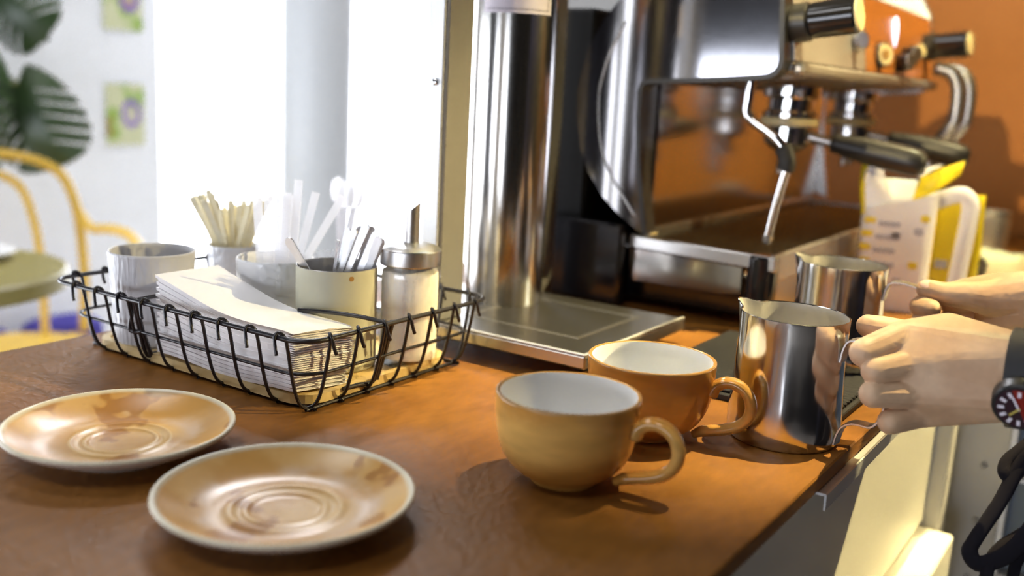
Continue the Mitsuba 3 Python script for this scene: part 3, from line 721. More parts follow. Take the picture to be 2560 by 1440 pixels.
TEA_TIP = [(-0.6263,0.5953,0.1219),(-0.5925,0.6223,0.1219),(-0.6104,0.6540,0.1272),(-0.5889,0.6391,0.1304),(-0.5910,0.6488,0.1319),(-0.5768,0.6408,0.1360),(-0.5794,0.6500,0.1328),(-0.5715,0.6474,0.1291),(-0.5681,0.6468,0.1254),(-0.5698,0.6579,0.1213),(-0.5662,0.6605,0.1225)]
TEA_BASE = [(.016, .010), (-.004, -.014), (-.018, .004), (-.014, -.010), (-.012, .006), (-.010, -.014), (-.006, .004), (-.004, -.008), (.002, .004), (-.002, .012), (-.008, .014)]
for i, (t_, o) in enumerate(zip(TEA_TIP, TEA_BASE)):
    t_ = np.array(t_); base = np.array([KX + o[0], KY + o[1], BZ + .012])
    c0 = np.array([KX, KY]); rimf = (BZ + KH - base[2]) / (t_[2] - base[2]); hit = base[:2] + rimf * (t_[:2] - base[:2]) - c0
    if np.linalg.norm(hit) > .0300: t_[:2] -= hit * (1 - .0300 / np.linalg.norm(hit)) / rimf
    kx = thing('teaspoon', 'steel teaspoon alone at the left of the sage cup, leaning left' if i == 0 else 'steel teaspoon seen edge on in the sage cup, second from the left' if i == 1 else 'rightmost steel teaspoon in the sage cup, next to the sugar dispenser' if i == 10 else 'steel teaspoon handle up in the crowded right half of the sage cup', 'teaspoon', None if i < 2 or i == 10 else 'teaspoons crowded in the sage cup')
    edge = i in (1,)
    a = rng.uniform(-.6, .6)
    fc = (0.83, 0.55, 0) if edge else (0.55 + a, -0.83 + .4 * a, 0.1)
    d = t_ - base; L = np.linalg.norm(d); d /= L
    obj(kx + '__handle', strip(base + d * .02, t_, .0016, .0037, .0009, face=fc, curve=.001), 'spoon_steel', 50)
    obj(kx + '__bowl', ball(base + d * .016, .0095, .62, .62, 1.2, 1), 'steel_mirror', True)

# ---------------------------------------------------------------- hot water column on its tray
cl = thing('hot_water_tower', 'stainless drink tower with round column standing on a square tray', 'drink dispenser')
TX0, TX1, TY0, TY1 = -0.6850, -0.4140, 0.7480, 0.9590
obj('hot_water_tower__tray', box(TX0, TX1, TY0, TY1, 0.0155, 0.0280, 0.0015), 'steel_tray', label='flat square base tray')
obj('hot_water_tower__tray_rim', box(TX0, TX1, TY0, TY0 + .004, 0.0280, 0.0300, 0.0008), 'aluminium')
obj('hot_water_tower__tray_rim', box(TX1 - .004, TX1, TY0 + .004, TY1, 0.0280, 0.0300, 0.0008), 'aluminium')
g0 = sg.box(-0.5855, 0.800, -0.4517, 0.927)
obj('hot_water_tower__drip_panel', move(extrude(g0.difference(g0.buffer(-0.004)), 0.0006), 0, 0, 0.0280), 'steel_polished', label='raised frame on the tray')
for x, y in ((TX1 - .03, TY0 + .05), (TX1 - .03, TY1 - .03), (TX0 + .03, TY0 + .03), (TX0 + .03, TY1 - .03)):
    obj('hot_water_tower__foot', cyl((x, y, 0), (x, y, 0.0155), 0.009, 16, bevel=.002), 'black_rubber')
CCX, CCY = -0.6038, 0.8949
obj('hot_water_tower__column', move(lathe([(0, 0), (.0423, 0), (.0423, .63), (0, .63)], 96), CCX, CCY, 0.0281), 'steel_column', 30, label='polished round column')
obj('hot_water_tower__side_post', box(-0.6080, -0.5860, 0.7570, 0.7967, 0.0281, 0.66, 0.0015), 'steel_dull', label='square steel post at the left')
obj('hot_water_tower__post_face', box(-0.6076, -0.5886, 0.7533, 0.7567, 0.0301, 0.66, 0.0008), 'aluminium', label='bright aluminium post front')
obj('hot_water_tower__screw', ball((-0.5967, 0.7522, 0.2584), 0.0034, 1, .6, 1, 2), 'steel_mirror', True, label='round screw head')
obj('hot_water_tower__side_post', box(-0.6503, -0.6273, 0.9964, 1.0371, 0.0, 0.66, 0.0015), 'steel_dull', label='square steel post at the right')
obj('hot_water_tower__top_cap', box(-0.668, -0.554, 0.753, 1.040, 0.6605, 0.676, 0.002), 'steel_brushed')
# sticker on the column
def on_column(a0, a1, z0, z1, r, n=14):
    return quad_grid(np.array([[(CCX + r * math.cos(a), CCY + r * math.sin(a), z) for z in (z0, z1)] for a in np.linspace(math.radians(a0), math.radians(a1), n)]))
obj('hot_water_tower__sticker', on_column(-108, -2, 0.330, 0.370, 0.04255), 'label_paper', True, label='pale lilac sticker with a dark border line')
obj('hot_water_tower__sticker__border', on_column(-103, -9, 0.3337, 0.3345, 0.0427), 'ink_dark', True)
obj('hot_water_tower__sticker__border', on_column(-9.8, -8.8, 0.3337, 0.370, 0.0427, 3), 'ink_dark', True)
# steel cabinet behind, between tower and machine
k = thing('steel_cabinet', 'tall dull steel cabinet standing behind the coffee machine', 'cabinet')
obj('steel_cabinet__body', box(-1.27, -0.97, 1.95, 2.45, FLOOR, 1.0, 0.004), 'steel_dull')
obj('steel_cabinet__door', box(-1.25, -0.99, 1.935, 1.949, FLOOR + .08, 0.97, 0.003), 'steel_dull')
obj('steel_cabinet__handle', tube([(-1.03, 1.935, -.1), (-1.03, 1.90, -.09), (-1.03, 1.90, .2), (-1.03, 1.935, .21)], .008, n=30), 'steel_brushed', True)

# ---------------------------------------------------------------- espresso machine
em = thing('espresso_machine', 'two group steel espresso machine with black trim and a fascia coloured like the mirrored orange wall', 'coffee machine')
SY = 1.05
OUT = [(-0.4850,0.4280), (-0.5091,0.4100), (-0.5260,0.3930), (-0.5435,0.3781), (-0.566,0.3608), (-0.5865,0.3362), (-0.6028,0.3041), (-0.6113,0.2739), (-0.6138,0.2551), (-0.6119,0.2223), (-0.605,0.1895), (-0.5918,0.162), (-0.5706,0.1353), (-0.5475,0.1164), (-0.5240,0.1020), (-0.5080,0.0965)]
INN = [(-0.5085,0.0965), (-0.5165,0.140), (-0.5236,0.182), (-0.5275,0.2275), (-0.5282,0.2600), (-0.5262,0.2665), (-0.5210,0.2686), (-0.4844,0.2708), (-0.4372,0.2741), (-0.3922,0.278), (-0.3810,0.2795), (-0.3725,0.2838), (-0.3678,0.2905), (-0.3661,0.3000), (-0.3718,0.3603), (-0.3760,0.400), (-0.392,0.428)]
panel = sg.Polygon(OUT + INN[1:])
def splay(m, deg=8.5):   # the lower side faces of the machine stand a little askew, turned about the front corner
    return rot(m, -deg, [0, 0, 1], (-0.37, SY, 0))
trimw = 0.0052
inner_line = sg.LineString(INN)
cut = sg.LineString(INN).buffer(trimw).intersection(panel)
face = panel.difference(sg.LineString(INN).buffer(trimw))
# slightly domed polished side shell
def domed(poly, y, depth, y1):
    m = extrude_xz(poly, y, y1)
    return m
obj('espresso_machine__side_panel', extrude_xz(face, SY - .004, SY + .018), 'dark_mirror', label='polished C shaped side panel')
obj('espresso_machine__side_trim', extrude_xz(cut, SY - .0065, SY + .018), 'black_satin', label='black edge trim of the side panel')
edge = sg.LineString(OUT).buffer(0.0022).difference(panel)
obj('espresso_machine__side_glint', extrude_xz(edge if edge.geom_type == 'Polygon' else max(edge.geoms, key=lambda q: q.area), SY + .002, SY + .020), 'cream_plastic', label='thin cream line imitating warm light on the side panel edge')  # warm light along the rim, put into a cream colour
# ring pressed into the rear of the panel
rp = spline([(x + .030 if x < -.55 else x + .022, SY - .0035, z) for x, z in OUT[5:14]], 40)
obj('espresso_machine__side_bead', tube(rp, 0.0022, k=8), 'steel_polished', True, label='raised bead on the side panel')
EY0, EY1 = SY + .018, 1.735
FY0 = 1.070
far = sg.Polygon([(max(x, -0.632), z) for x, z in OUT + INN[1:]])
obj('espresso_machine__far_panel', extrude_xz(far, EY1, EY1 + .02), 'steel_polished', label='side panel at the far end')
# upper housing behind the fascia, rear shell and back splash
up_pts = [(-0.527, 0.274), (-0.385, 0.285), (-0.3665, 0.2905), (-0.366, 0.297), (-0.380, 0.395), (-0.40, 0.405), (-0.50, 0.405), (-0.527, 0.39)]
obj('espresso_machine__upper_housing', extrude_xz(sg.Polygon(up_pts), FY0, EY1 - .001), 'steel_brushed')
rear = [(-0.533, 0.100), (-0.533, 0.39), (-0.560, 0.358), (-0.585, 0.325), (-0.603, 0.28), (-0.606, 0.235), (-0.600, 0.19), (-0.585, 0.16), (-0.56, 0.13)]
obj('espresso_machine__rear_shell', extrude_xz(sg.Polygon(rear), FY0, EY1 - .001), 'black_satin')
obj('espresso_machine__back_splash', box(-0.5325, -0.5295, 1.098, EY1 - .001, 0.098, 0.270, .0005), 'steel_mirror', label='mirror polished back splash')
obj('espresso_machine__rear_casing', box(-0.735, -0.6180, 1.085, EY1, 0.008, 0.355, 0.004), 'black_rough', label='black rear casing')
# fascia: silver strip, panel coloured as the mirrored orange wall, ledge
def slab(y0, y1, q, th=0.003):
    """A plate on the sloping front between two (x, z) points."""
    (xa, za), (xb, zb) = q
    n = np.array([zb - za, xa - xb]); n /= np.linalg.norm(n)
    return extrude_xz(sg.Polygon([(xa, za), (xb, zb), (xb + n[0] * th, zb + n[1] * th), (xa + n[0] * th, za + n[1] * th)]), y0, y1)
fr = ((-0.3655, 0.300), (-0.3795, 0.394))
obj('espresso_machine__fascia', slab(EY0 + .001, 1.345, fr), 'satin_silver', label='silver front strip')
obj('espresso_machine__fascia', slab(1.347, EY1 - .001, fr), 'orange_reflection', label='front panel coloured like the orange wall it mirrors')  # the mirrored wall is painted in as the panel colour
obj('espresso_machine__ledge', box(-0.3655, -0.352, EY0 + .001, EY1 - .001, 0.285, 0.2985, 0.004), 'steel_brushed', label='steel ledge under the fascia')
def fp(y, u, out=0.0):
    n = np.array([0.989, 0, 0.147])
    c = np.array([-0.3655 + (-0.014) * u, y, 0.300 + 0.094 * u]) + n * (0.003 + out)
    return c, n
def dial(name, y, u, r, h, m, label=None):
    c, n = fp(y, u)
    n = n + np.array([0, -.55, 0]); n /= np.linalg.norm(n); c = c - n * .003; h = h + .006
    return obj(name, cyl(c, c + n * h, r, 28, bevel=min(.002, h * .3)), m, 30, label=label)
g = dial('espresso_machine__gauge', 1.412, 0.24, 0.0165, 0.008, 'black_satin', 'round pressure gauge')
c, n = fp(1.412, 0.24)
n = n + np.array([0, -.55, 0]); n /= np.linalg.norm(n); c = c + n * .0112
obj(g + '__dial_face', cyl(c, c + n * .0006, 0.0142, 28), 'cream_plastic')
obj(g + '__needle', cyl(c + n * .001, c + n * .0016, 0.006, 18), 'amber_rim')
dial('espresso_machine__chrome_button', 1.300, 0.36, 0.0125, 0.010, 'steel_polished', 'round chrome button')
for yy in (1.512, 1.548):
    kk_ = dial('espresso_machine__switch', yy, 0.18 if yy < 1.53 else .30, 0.0125, 0.020, 'black_gloss', 'black rotary switch')
    c, n = fp(yy, 0.18 if yy < 1.53 else .30)
    n = n + np.array([0, -.55, 0]); n /= np.linalg.norm(n); c = c + n * .0232
    obj(kk_ + '__cap', cyl(c, c + n * .003, 0.010, 20, bevel=.001), 'steel_polished')
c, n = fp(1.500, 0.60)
kk_ = obj('espresso_machine__glow_spot', ball(c, 0.0125, .35, .62, 1.9, 3), 'white_plastic', True, label='oval white glow imitating a lamp reflection on chrome', emitter={'type': 'area', 'radiance': rgb(2.4, 2.3, 2.8)})  # lamp reflection on a chrome button, put in as a glowing oval
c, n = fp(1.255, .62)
obj('espresso_machine__glow_spot', ball(c, 0.009, .4, .9, 1.0, 3), 'white_plastic', True, label='small round white glowing spot', emitter={'type': 'area', 'radiance': rgb(2.4, 2.3, 2.8)})  # small ball with the same white glow
dial('espresso_machine__end_badge', 1.640, .42, 0.011, .006, 'cream_plastic')
# steam knobs
for y, zz in ((1.075, 0.338), (1.690, 0.349)):
    a = np.array([-0.372, y, zz]); d = np.array([1, 0.02, 0.16]); d /= np.linalg.norm(d)
    if y > 1.5: d = np.array([1, -.1, 0.10]); d /= np.linalg.norm(d)
    kn = obj('espresso_machine__steam_knob', cyl(a + d * .020, a + d * .068, 0.0185, 36, r1=.0195, bevel=.002), 'black_gloss', 30, label='black steam knob')
    obj(kn + '__collar', cyl(a, a + d * .020, 0.0205, 30, bevel=.002), 'black_satin', 30)
    obj(kn + '__cap', cyl(a + d * .0682, a + d * .0712, 0.0180, 36, bevel=.001), 'cream_plastic', 30, label='cream end cap')
# steam wand near
WAND = [(-0.417,1.09,0.285),(-0.4182,1.09,0.2607),(-0.4185,1.09,0.2453),(-0.4118,1.09,0.2347),(-0.392,1.09,0.2227),(-0.3796,1.09,0.2139),(-0.3707,1.09,0.2032),(-0.3665,1.09,0.1895),(-0.37,1.09,0.1671),(-0.3758,1.09,0.1352),(-0.3802,1.09,0.1035)]
w1 = obj('espresso_machine__steam_wand', tube(WAND, [.0058, .0058, .0056, .0054, .0048], n=90, k=12), 'steel_mirror', True, label='bent steel steam wand')
gp = spline(WAND, 200)[112:148]
obj(w1 + '__grip', tube(gp, 0.0090, k=14), 'black_rubber', True, label='black rubber grip')
ribs = [tube(gp[i:i + 2], 0.0102, k=14) for i in range(1, len(gp) - 2, 3)]
obj(w1 + '__grip_ribs', cat_(ribs), 'black_rubber')
obj(w1 + '__tip', cyl((-0.3795, 1.09, 0.108), (-0.3806, 1.09, 0.099), 0.0064, 16, r1=.0048, bevel=.001), 'steel_polished', 30)
# far wand: two bent chrome pipes at the far front corner
for q, (dx, dy) in enumerate(((0, 0), (0.012, 0.028))):
    P = [(-0.355 + dx, 1.715 + dy, 0.320), (-0.330 + dx, 1.715 + dy, 0.312), (-0.318 + dx, 1.715 + dy, 0.29), (-0.316 + dx, 1.715 + dy, 0.25), (-0.320 + dx, 1.715 + dy, 0.232), (-0.336 + dx, 1.715 + dy, 0.205), (-0.345 + dx, 1.715 + dy, 0.180), (-0.348 + dx, 1.715 + dy, 0.12)]
    obj('espresso_machine__steam_wand', tube(P, .0110, n=60, k=12), 'steel_polished', True, label='chrome pipe at the far end')
# groups and portafilters
for gi, y in enumerate((1.275, 1.555)):
    gh = obj('espresso_machine__group_head', move(lathe([(0, 0), (.030, 0), (.034, .004), (.034, .016), (.0285, .020), (.0285, .034), (.036, .038), (.036, .050), (0, .050)], 48), -0.432, y, 0.226), 'steel_mirror', 30)
    obj(gh + '__collar', move(lathe([(.0345, .004), (.0365, .005), (.0365, .013), (.0345, .015)], 48, True), -0.432, y, 0.222), 'cream_plastic', True, label='brass ring')
    for dxx in (-.03, .03):
        obj(gh + '__bolt', cyl((-0.432 + dxx * .7, y - .03, .262), (-0.432 + dxx * .7, y - .03, .272), .005, 8), 'steel_polished')
    pf = thing('portafilter', ['black handled portafilter in the nearer group of the coffee machine', 'black handled portafilter in the farther group of the coffee machine'][gi], 'portafilter', 'portafilters in the coffee machine')
    obj(pf + '__basket', move(lathe([(0, -.006), (.012, -.006), (.022, .0), (.0300, .006), (.0305, .026), (.0285, .026), (.0285, .004), (0, .004)], 40), -0.432, y, 0.1985), 'steel_mirror', 30)
    obj(pf + '__spout', cat_([tube([(-0.432, y, 0.196), (-0.432, y + s * .010, .184), (-0.432, y + s * .016, .176), (-0.432, y + s * .016, .166)], .0052, n=20, k=10) for s in (-1, 1)]), 'steel_polished', True)
    a, e = np.array([-0.403, y, 0.2135]), np.array([-0.262, y + .012, 0.190])
    d = (e - a) / np.linalg.norm(e - a)
    obj(pf + '__neck', cyl(a, a + d * .030, .0075, 16, r1=.006), 'steel_polished', 30)
    L = np.linalg.norm(e - a) - .028
    h = lathe([(0, 0), (.0095, 0), (.0120, .003), (.0120, .010), (.0140, .020), (.0172, .05), (.0178, L - .022), (.0160, L - .008), (.011, L - .001), (0, L)], 32)
    h.apply_transform(trimesh.geometry.align_vectors([0, 0, 1], d)); h.apply_translation(a + d * .028)
    obj(pf + '__handle', h, 'black_satin', True, label='fat black grip')
# drip tray with grille, chrome edge, black corner legs
DX0, DX1 = -0.530, -0.356
obj('espresso_machine__drip_tray', cat_([splay(box(-0.548, DX1 + .004, SY - .002, SY + .006, 0.074, 0.0905, .002)), box(DX0, DX1, EY1 - .008, EY1, 0.079, 0.0915, .002), box(DX1 - .008, DX1, SY + .006, EY1 - .008, 0.060, 0.0915, .002), box(DX0, DX0 + .006, SY + .030, EY1 - .008, 0.079, 0.0985, .002)]), 'steel_polished', label='chrome edged drip tray')
obj('espresso_machine__drip_tray__bottom', box(DX0 + .001, DX1 - .009, SY + .0300, EY1 - .009, 0.074, 0.0788, .001), 'black_satin')
nb = 15
for i in range(nb):
    xx = DX0 + .012 + i * (DX1 - DX0 - .030) / (nb - 1)
    obj('espresso_machine__drip_tray__grille_bar', box(xx, xx + .0055, SY + .032 - .024 * i / (nb - 1), EY1 - .012, 0.0835, 0.0880, .001), 'grille_steel')
obj('espresso_machine__drip_tray__cross_bar', cat_([box(DX0 + .008, DX1 - .010, y, y + .006, 0.0792, 0.0834, .001) for y in np.linspace(SY + .03, EY1 - .04, 6)]), 'steel_dull')
obj('espresso_machine__side_plate', splay(extrude_xz(sg.Polygon([(-0.547, 0.0735), (-0.3935, 0.0735), (-0.3925, 0.044), (-0.4174, 0.0405), (-0.5419, 0.0355)]), SY, SY + .014)), 'steel_mirror', label='mirror steel plate below the drip tray')
obj('espresso_machine__plinth', box(-0.620, -0.385, SY + .048, EY1, 0.010, 0.0730, .002), 'black_gloss', label='dark gloss base')
obj('espresso_machine__front_plate', box(-0.3845, -0.372, SY + .03, EY1 - .02, 0.012, 0.0590, .002), 'steel_polished', label='steel front plate')
for y in (SY + .004, EY1 - .022):
    obj('espresso_machine__corner_leg', move(lathe([(0, 0), (.0125, 0), (.0140, .003), (.0165, .050), (.0170, .0870), (.0150, .0895), (0, .0895)], 32), -0.371, y + .006, 0.0), 'black_gloss', 30, label='tapered black corner leg')
    obj('espresso_machine__corner_leg', move(lathe([(0, 0), (.0125, 0), (.0150, .003), (.0150, .070), (0, .0725)], 32), -0.598, y + .045 if y < 1.4 else y, 0.0), 'black_gloss', 30, label='tapered black corner leg')
obj('espresso_machine__side_foot', splay(box(-0.668, -0.549, SY - .002, SY + .0135, 0.004, 0.1020, .003), 3.5), 'black_gloss', label='black gloss panel behind the tray')

# ---------------------------------------------------------------- milk jug with pouch, tin, cloth
mk = thing('milk_jug', 'white plastic jug holder with handle, standing beside the coffee machine', 'jug')
MX, MY = -0.300, 1.345
cs, sn = math.cos(math.radians(22)), math.sin(math.radians(22))
def ml(m):   # the jug's own frame, turned on the counter
    return move(rot(m, 16, [0, 0, 1]), MX, MY, 0)
def shell(sections, wall=None):
    """Lofted rounded rectangle: (z, half x, half y, corner)."""
    rings = []
    for z, hx, hy, c in sections:
        q = rounded_rect(-hx, hx, -hy, hy, c, 6)
        rings.append(np.column_stack([q, np.full(len(q), z)]))
    P = np.array(rings); n, k_ = P.shape[:2]; f = []
    for i in range(n - 1):
        for a in range(k_):
            bb = (a + 1) % k_
            f += [[i * k_ + a, i * k_ + bb, (i + 1) * k_ + bb], [i * k_ + a, (i + 1) * k_ + bb, (i + 1) * k_ + a]]
    f += [[0, a + 1, a] for a in range(1, k_ - 1)]
    return trimesh.Trimesh(P.reshape(-1, 3), np.array(f), process=False)
body = shell([(0, .040, .033, .012), (.004, .043, .036, .014), (.06, .0435, .0365, .014), (.125, .044, .037, .014), (.130, .0445, .0375, .014), (.130, .042, .035, .012), (.012, .041, .034, .012)])
v = body.vertices.copy(); v[:, 2] += np.clip((v[:, 2] - .09) / .04, 0, 1) * (v[:, 0] + .04) * .28; body.vertices = v
obj('milk_jug__body', ml(body), 'milk_white', 40)
hp = spline([(.040, 0, .140), (.060, 0, .150), (.074, 0, .152), (.083, 0, .142), (.084, 0, .12), (.081, 0, .07), (.078, 0, .035), (.068, 0, .024), (.052, 0, .022), (.040, 0, .022)], 60)
obj('milk_jug__handle', ml(sweep(hp, circle(1, 12) * [.0068, .011])), 'milk_white', True, label='broad loop handle')
for i, (u, z) in enumerate(((-.034, .112), (-.036, .095), (-.037, .078), (-.036, .06))):
    obj('milk_jug__printed_mark', ml(box(u - .007, u + .006, -.0376, -.0366, z, z + .007, .0003)), 'milk_yellow')
    obj('milk_jug__printed_mark', ml(box(u + .010, u + .036, -.0376, -.0366, z - .003, z + .003, .0003)), 'ink_grey')
for u, z, m_ in ((.024, .105, 'ink_grey'), (.030, .122, 'milk_yellow'), (.022, .062, 'milk_yellow'), (-.002, .098, 'ink_dark'), (.006, .04, 'ink_grey')):
    obj('milk_jug__printed_mark', ml(box(u - .005, u + .005, -.0378, -.0366, z - .004, z + .004, .0003)), m_)
mp = thing('milk_pouch', 'opened white and yellow milk pouch standing in the white jug', 'milk pouch')
def flap(pts, th=.0025, n=14):
    """Sheet lofted between two polylines."""
    a, b_ = spline(pts[0], n), spline(pts[1], n)
    P = np.stack([a, .5 * (a + b_) + np.array([0, -.004, 0]), b_], 1)
    m_ = quad_grid(P); q = m_.copy(); q.vertices = q.vertices + np.array([0, th, 0.0]); q.invert()
    return cat_([m_, q])
obj('milk_pouch__bag', ml(shell([(.014, .038, .031, .012), (.10, .0385, .0315, .012), (.142, .037, .028, .012), (.158, .034, .016, .010), (.168, .030, .006, .004)])), 'milk_white', 40)
obj('milk_pouch__flap', ml(flap([[(-.043, -.030, .125), (-.047, -.028, .165), (-.046, -.022, .196)], [(-.010, -.032, .142), (-.020, -.029, .160), (-.028, -.022, .194)]])), 'milk_white', True, label='white upright flap')
obj('milk_pouch__flap', ml(flap([[(-.0455, -.026, .120), (-.052, -.018, .165), (-.049, -.014, .200)], [(-.041, -.0305, .124), (-.0455, -.0285, .165), (-.0415, -.0235, .196)]])), 'milk_yellow', True, label='yellow edge of the upright flap')
obj('milk_pouch__flap', ml(flap([[(.012, -.030, .142), (.040, -.026, .158), (.066, -.012, .178)], [(.020, -.018, .172), (.046, -.012, .186), (.070, -.004, .196)]])), 'milk_yellow', True, label='yellow folded flap')
obj('milk_pouch__flap', ml(flap([[(-.016, .010, .178), (.014, .006, .172), (.020, -.018, .172)], [(-.020, .012, .188), (.010, .010, .180), (.046, -.006, .190)]])), 'milk_white', True, label='white folded flap')
mp2 = thing('milk_pouch', 'yellow milk pouch seen through the handle of the white jug', 'milk pouch')
y2 = shell([(0.0003, .040, .012, .008), (.02, .043, .016, .010), (.09, .043, .016, .010), (.14, .041, .008, .006), (.150, .041, .002, .001)])
obj('milk_pouch_001__bag', move(rot(y2, 16, [0, 0, 1]), MX + .048, MY + .075, 0), 'milk_yellow', 40)
obj('milk_pouch_001__printed_mark', move(rot(box(-.012, .004, -.0172, -.0160, .05, .062), 16, [0, 0, 1]), MX + .048, MY + .075, 0), 'ink_grey')
k = thing('steel_tin', 'plain brushed metal tin at the far end of the counter', 'tin')
obj('steel_tin__body', move(lathe([(0, .0), (.034, .0), (.036, .002), (.036, .080), (.0355, .082), (.0345, .081), (.0345, .004), (0, .004)], 48), -0.283, 1.963, 0.0003), 'steel_brushed', 30)
obj('steel_tin__rim', move(lathe([(.0358, .078), (.0375, .0785), (.0375, .0815), (.0358, .082)], 48, True), -0.283, 1.963, 0.0003), 'steel_polished', True)
k = thing('knock_box', 'low black box standing behind the milk jug', 'box')
obj('knock_box__body', box(-0.340, -0.235, 1.60, 1.74, 0.0, 0.028, .006), 'black_rubber')
obj('knock_box__bar', cyl((-0.335, 1.67, .031), (-0.240, 1.67, .031), .006, 14, bevel=.001), 'black_satin', 30)
k = thing('folded_cloth', 'crumpled beige cloth on the counter beyond the hands', 'cloth')
gx, gy = np.meshgrid(np.linspace(0, 1, 26), np.linspace(0, 1, 20), indexing='ij')
hz = 0.020 + 0.014 * meshkit.fbm(np.stack([gx * 4, gy * 4, 0 * gx], -1), 3, 5)
edge_ = np.minimum(np.minimum(gx, 1 - gx), np.minimum(gy, 1 - gy)); hz = hz * np.clip(edge_ / .12, 0, 1) ** .5 + .0005
P = np.stack([-0.245 + .055 * (gx - .5) * 2 * .9, 1.78 + .11 * (gy - .5) * 2, hz], -1)
obj('folded_cloth__fabric', quad_grid(P), 'beige_cloth', True)

# ---------------------------------------------------------------- seating corner on the left
# picture prints on the white wall
def print_fn(seed):
    def fn(p, n, uv):
        a = fbm(p.y * 16 + seed, p.z * 13, seed, 3); b_ = fbm(p.y * 20 + 7, p.z * 17 + seed, 3.0 + seed, 3)
        c = mix((0.55, 0.56, 0.34), (0.24, 0.38, 0.05), smoothstep(0.42, 0.62, a))
        c = mix(c, (0.30, 0.17, 0.04), smoothstep(0.6, 0.75, a))
        d = dr.sqrt(dr.square((uv.x - 0.66) / 0.30) + dr.square((uv.y - 0.52) / 0.27))
        c = mix(c, (0.22, 0.12, 0.42), smoothstep(1.0, 0.75, d) * smoothstep(0.40, 0.62, d) * 0.95)
        return mix(c, (0.52, 0.46, 0.40), smoothstep(0.45, 0.30, d) * 0.8)
    return fn
for i, (y0, z0, s) in enumerate(((1.962, -0.004, 1.0), (1.962, 0.362, 4.0))):
    k = thing('picture_print', ['small print of a violet flower low on the white wall', 'small print of violet and green shapes, upper one on the white wall'][i], 'picture', 'flower prints on the wall')
    q = box(WX, WX + .006, y0, y0 + .150, z0, z0 + .205, .0008)
    obj(k + '__backing', q, 'white_paint')
    g = trimesh.Trimesh([[WX + .0064, y0 + .004, z0 + .004], [WX + .0064, y0 + .146, z0 + .004], [WX + .0064, y0 + .146, z0 + .201], [WX + .0064, y0 + .004, z0 + .201]], [[0, 1, 2], [0, 2, 3]], process=False)
    mat(f'print_{i}', pb(proc(print_fn(s)), 0.6))
    obj(k + '__image', g, f'print_{i}', uv=np.array([[0, 0], [1, 0], [1, 1], [0, 1.0]]))
# round white pillar in front of the window
tag(obj('pillar', move(lathe([(0, FLOOR), (.105, FLOOR), (.105, 2.0), (0, 2.0)], 64), -2.185, 2.192, 0), 'pillar_paint', 30), kind='structure')
# cane chair: back arch, inner arch, arms, seat, legs
ch = thing('cane_chair', 'yellow bentwood armchair at the olive table by the wall', 'chair')
B0 = np.array([-2.575, 1.390, 0]); F = np.array([0.970, -0.243, 0]); S = np.array([0.243, 0.970, 0]); Zv = np.array([0, 0, 1.0])
def cp(f_, s_, z): return B0 + F * f_ + S * s_ + Zv * z
SEAT = -0.475
def arch(w, top, f0=0.0, n=60, z0=SEAT):
    return [cp(f0 + .05, -w * .92, z0), cp(f0 + .01, -w, z0 + .18), cp(f0 - .03, -w * .97, top - .13), cp(f0 - .05, -w * .72, top - .035), cp(f0 - .055, 0, top), cp(f0 - .05, w * .72, top - .035), cp(f0 - .03, w * .97, top - .13), cp(f0 + .01, w, z0 + .18), cp(f0 + .05, w * .92, z0)]
obj(ch + '__back_arch', tube(arch(.240, .015), .0135, n=70, k=10), 'yellow_cane', True)
obj(ch + '__inner_arch', tube(arch(.125, -.035, .012), .011, n=60, k=10), 'yellow_cane', True)
for s in (1, -1):
    obj(ch + '__arm', tube([cp(-.01, s * .24, -.150), cp(.05, s * .25, -.185), cp(.17, s * .26, -.172), cp(.30, s * .26, -.172), cp(.395, s * .25, -.205), cp(.435, s * .235, -.28), cp(.440, s * .21, SEAT)], .0125, n=50, k=10), 'yellow_cane', True)
    obj(ch + '__leg', tube([cp(.440, s * .20, SEAT), cp(.445, s * .21, -.70), cp(.45, s * .215, FLOOR)], .014, n=16, k=10), 'yellow_cane', True)
    obj(ch + '__leg', tube([cp(.05, s * .19, SEAT), cp(.02, s * .20, -.70), cp(-.02, s * .21, FLOOR)], .014, n=16, k=10), 'yellow_cane', True)
seat = lathe([(0, 0), (.215, 0), (.232, .006), (.238, .020), (.232, .034), (.215, .040), (0, .034)], 48); seat.apply_translation(cp(.22, 0, SEAT - .03))
obj(ch + '__seat', seat, 'yellow_cane', 40)
obj(ch + '__stretcher', tube([cp(.22 + .19 * math.cos(a), .19 * math.sin(a), -.66) for a in np.linspace(0, 2 * math.pi, 24, endpoint=False)], .010, closed=True), 'yellow_cane', True)
ch2 = thing('cushion', 'deep violet cushion on the bench behind the yellow chair, at left', 'cushion', 'violet cushions on the bench')
for i, (x, y) in enumerate(((-2.79, 1.43), (-2.75, 1.70))):
    if i: ch2 = thing('cushion', 'deep violet cushion on the bench behind the yellow chair, at right', 'cushion', 'violet cushions on the bench')
    c_ = trimesh.creation.icosphere(subdivisions=3, radius=1.0); v = c_.vertices
    v = np.sign(v) * np.abs(v) ** .6 * [.075, .115, .055]
    c_.vertices = v + [x, y, -.553]
    obj(ch2 + '__cover', c_, 'violet_cloth', True)
bn = thing('bench', 'low white bench along the wall under the cushions', 'bench')
obj('bench__seat', box(-2.89, -2.68, 1.34, 1.90, -.66, -.612, .006), 'white_paint')
for y in (1.38, 1.82):
    obj('bench__leg', box(-2.87, -2.69, y, y + .04, FLOOR, -.661, .004), 'white_paint')
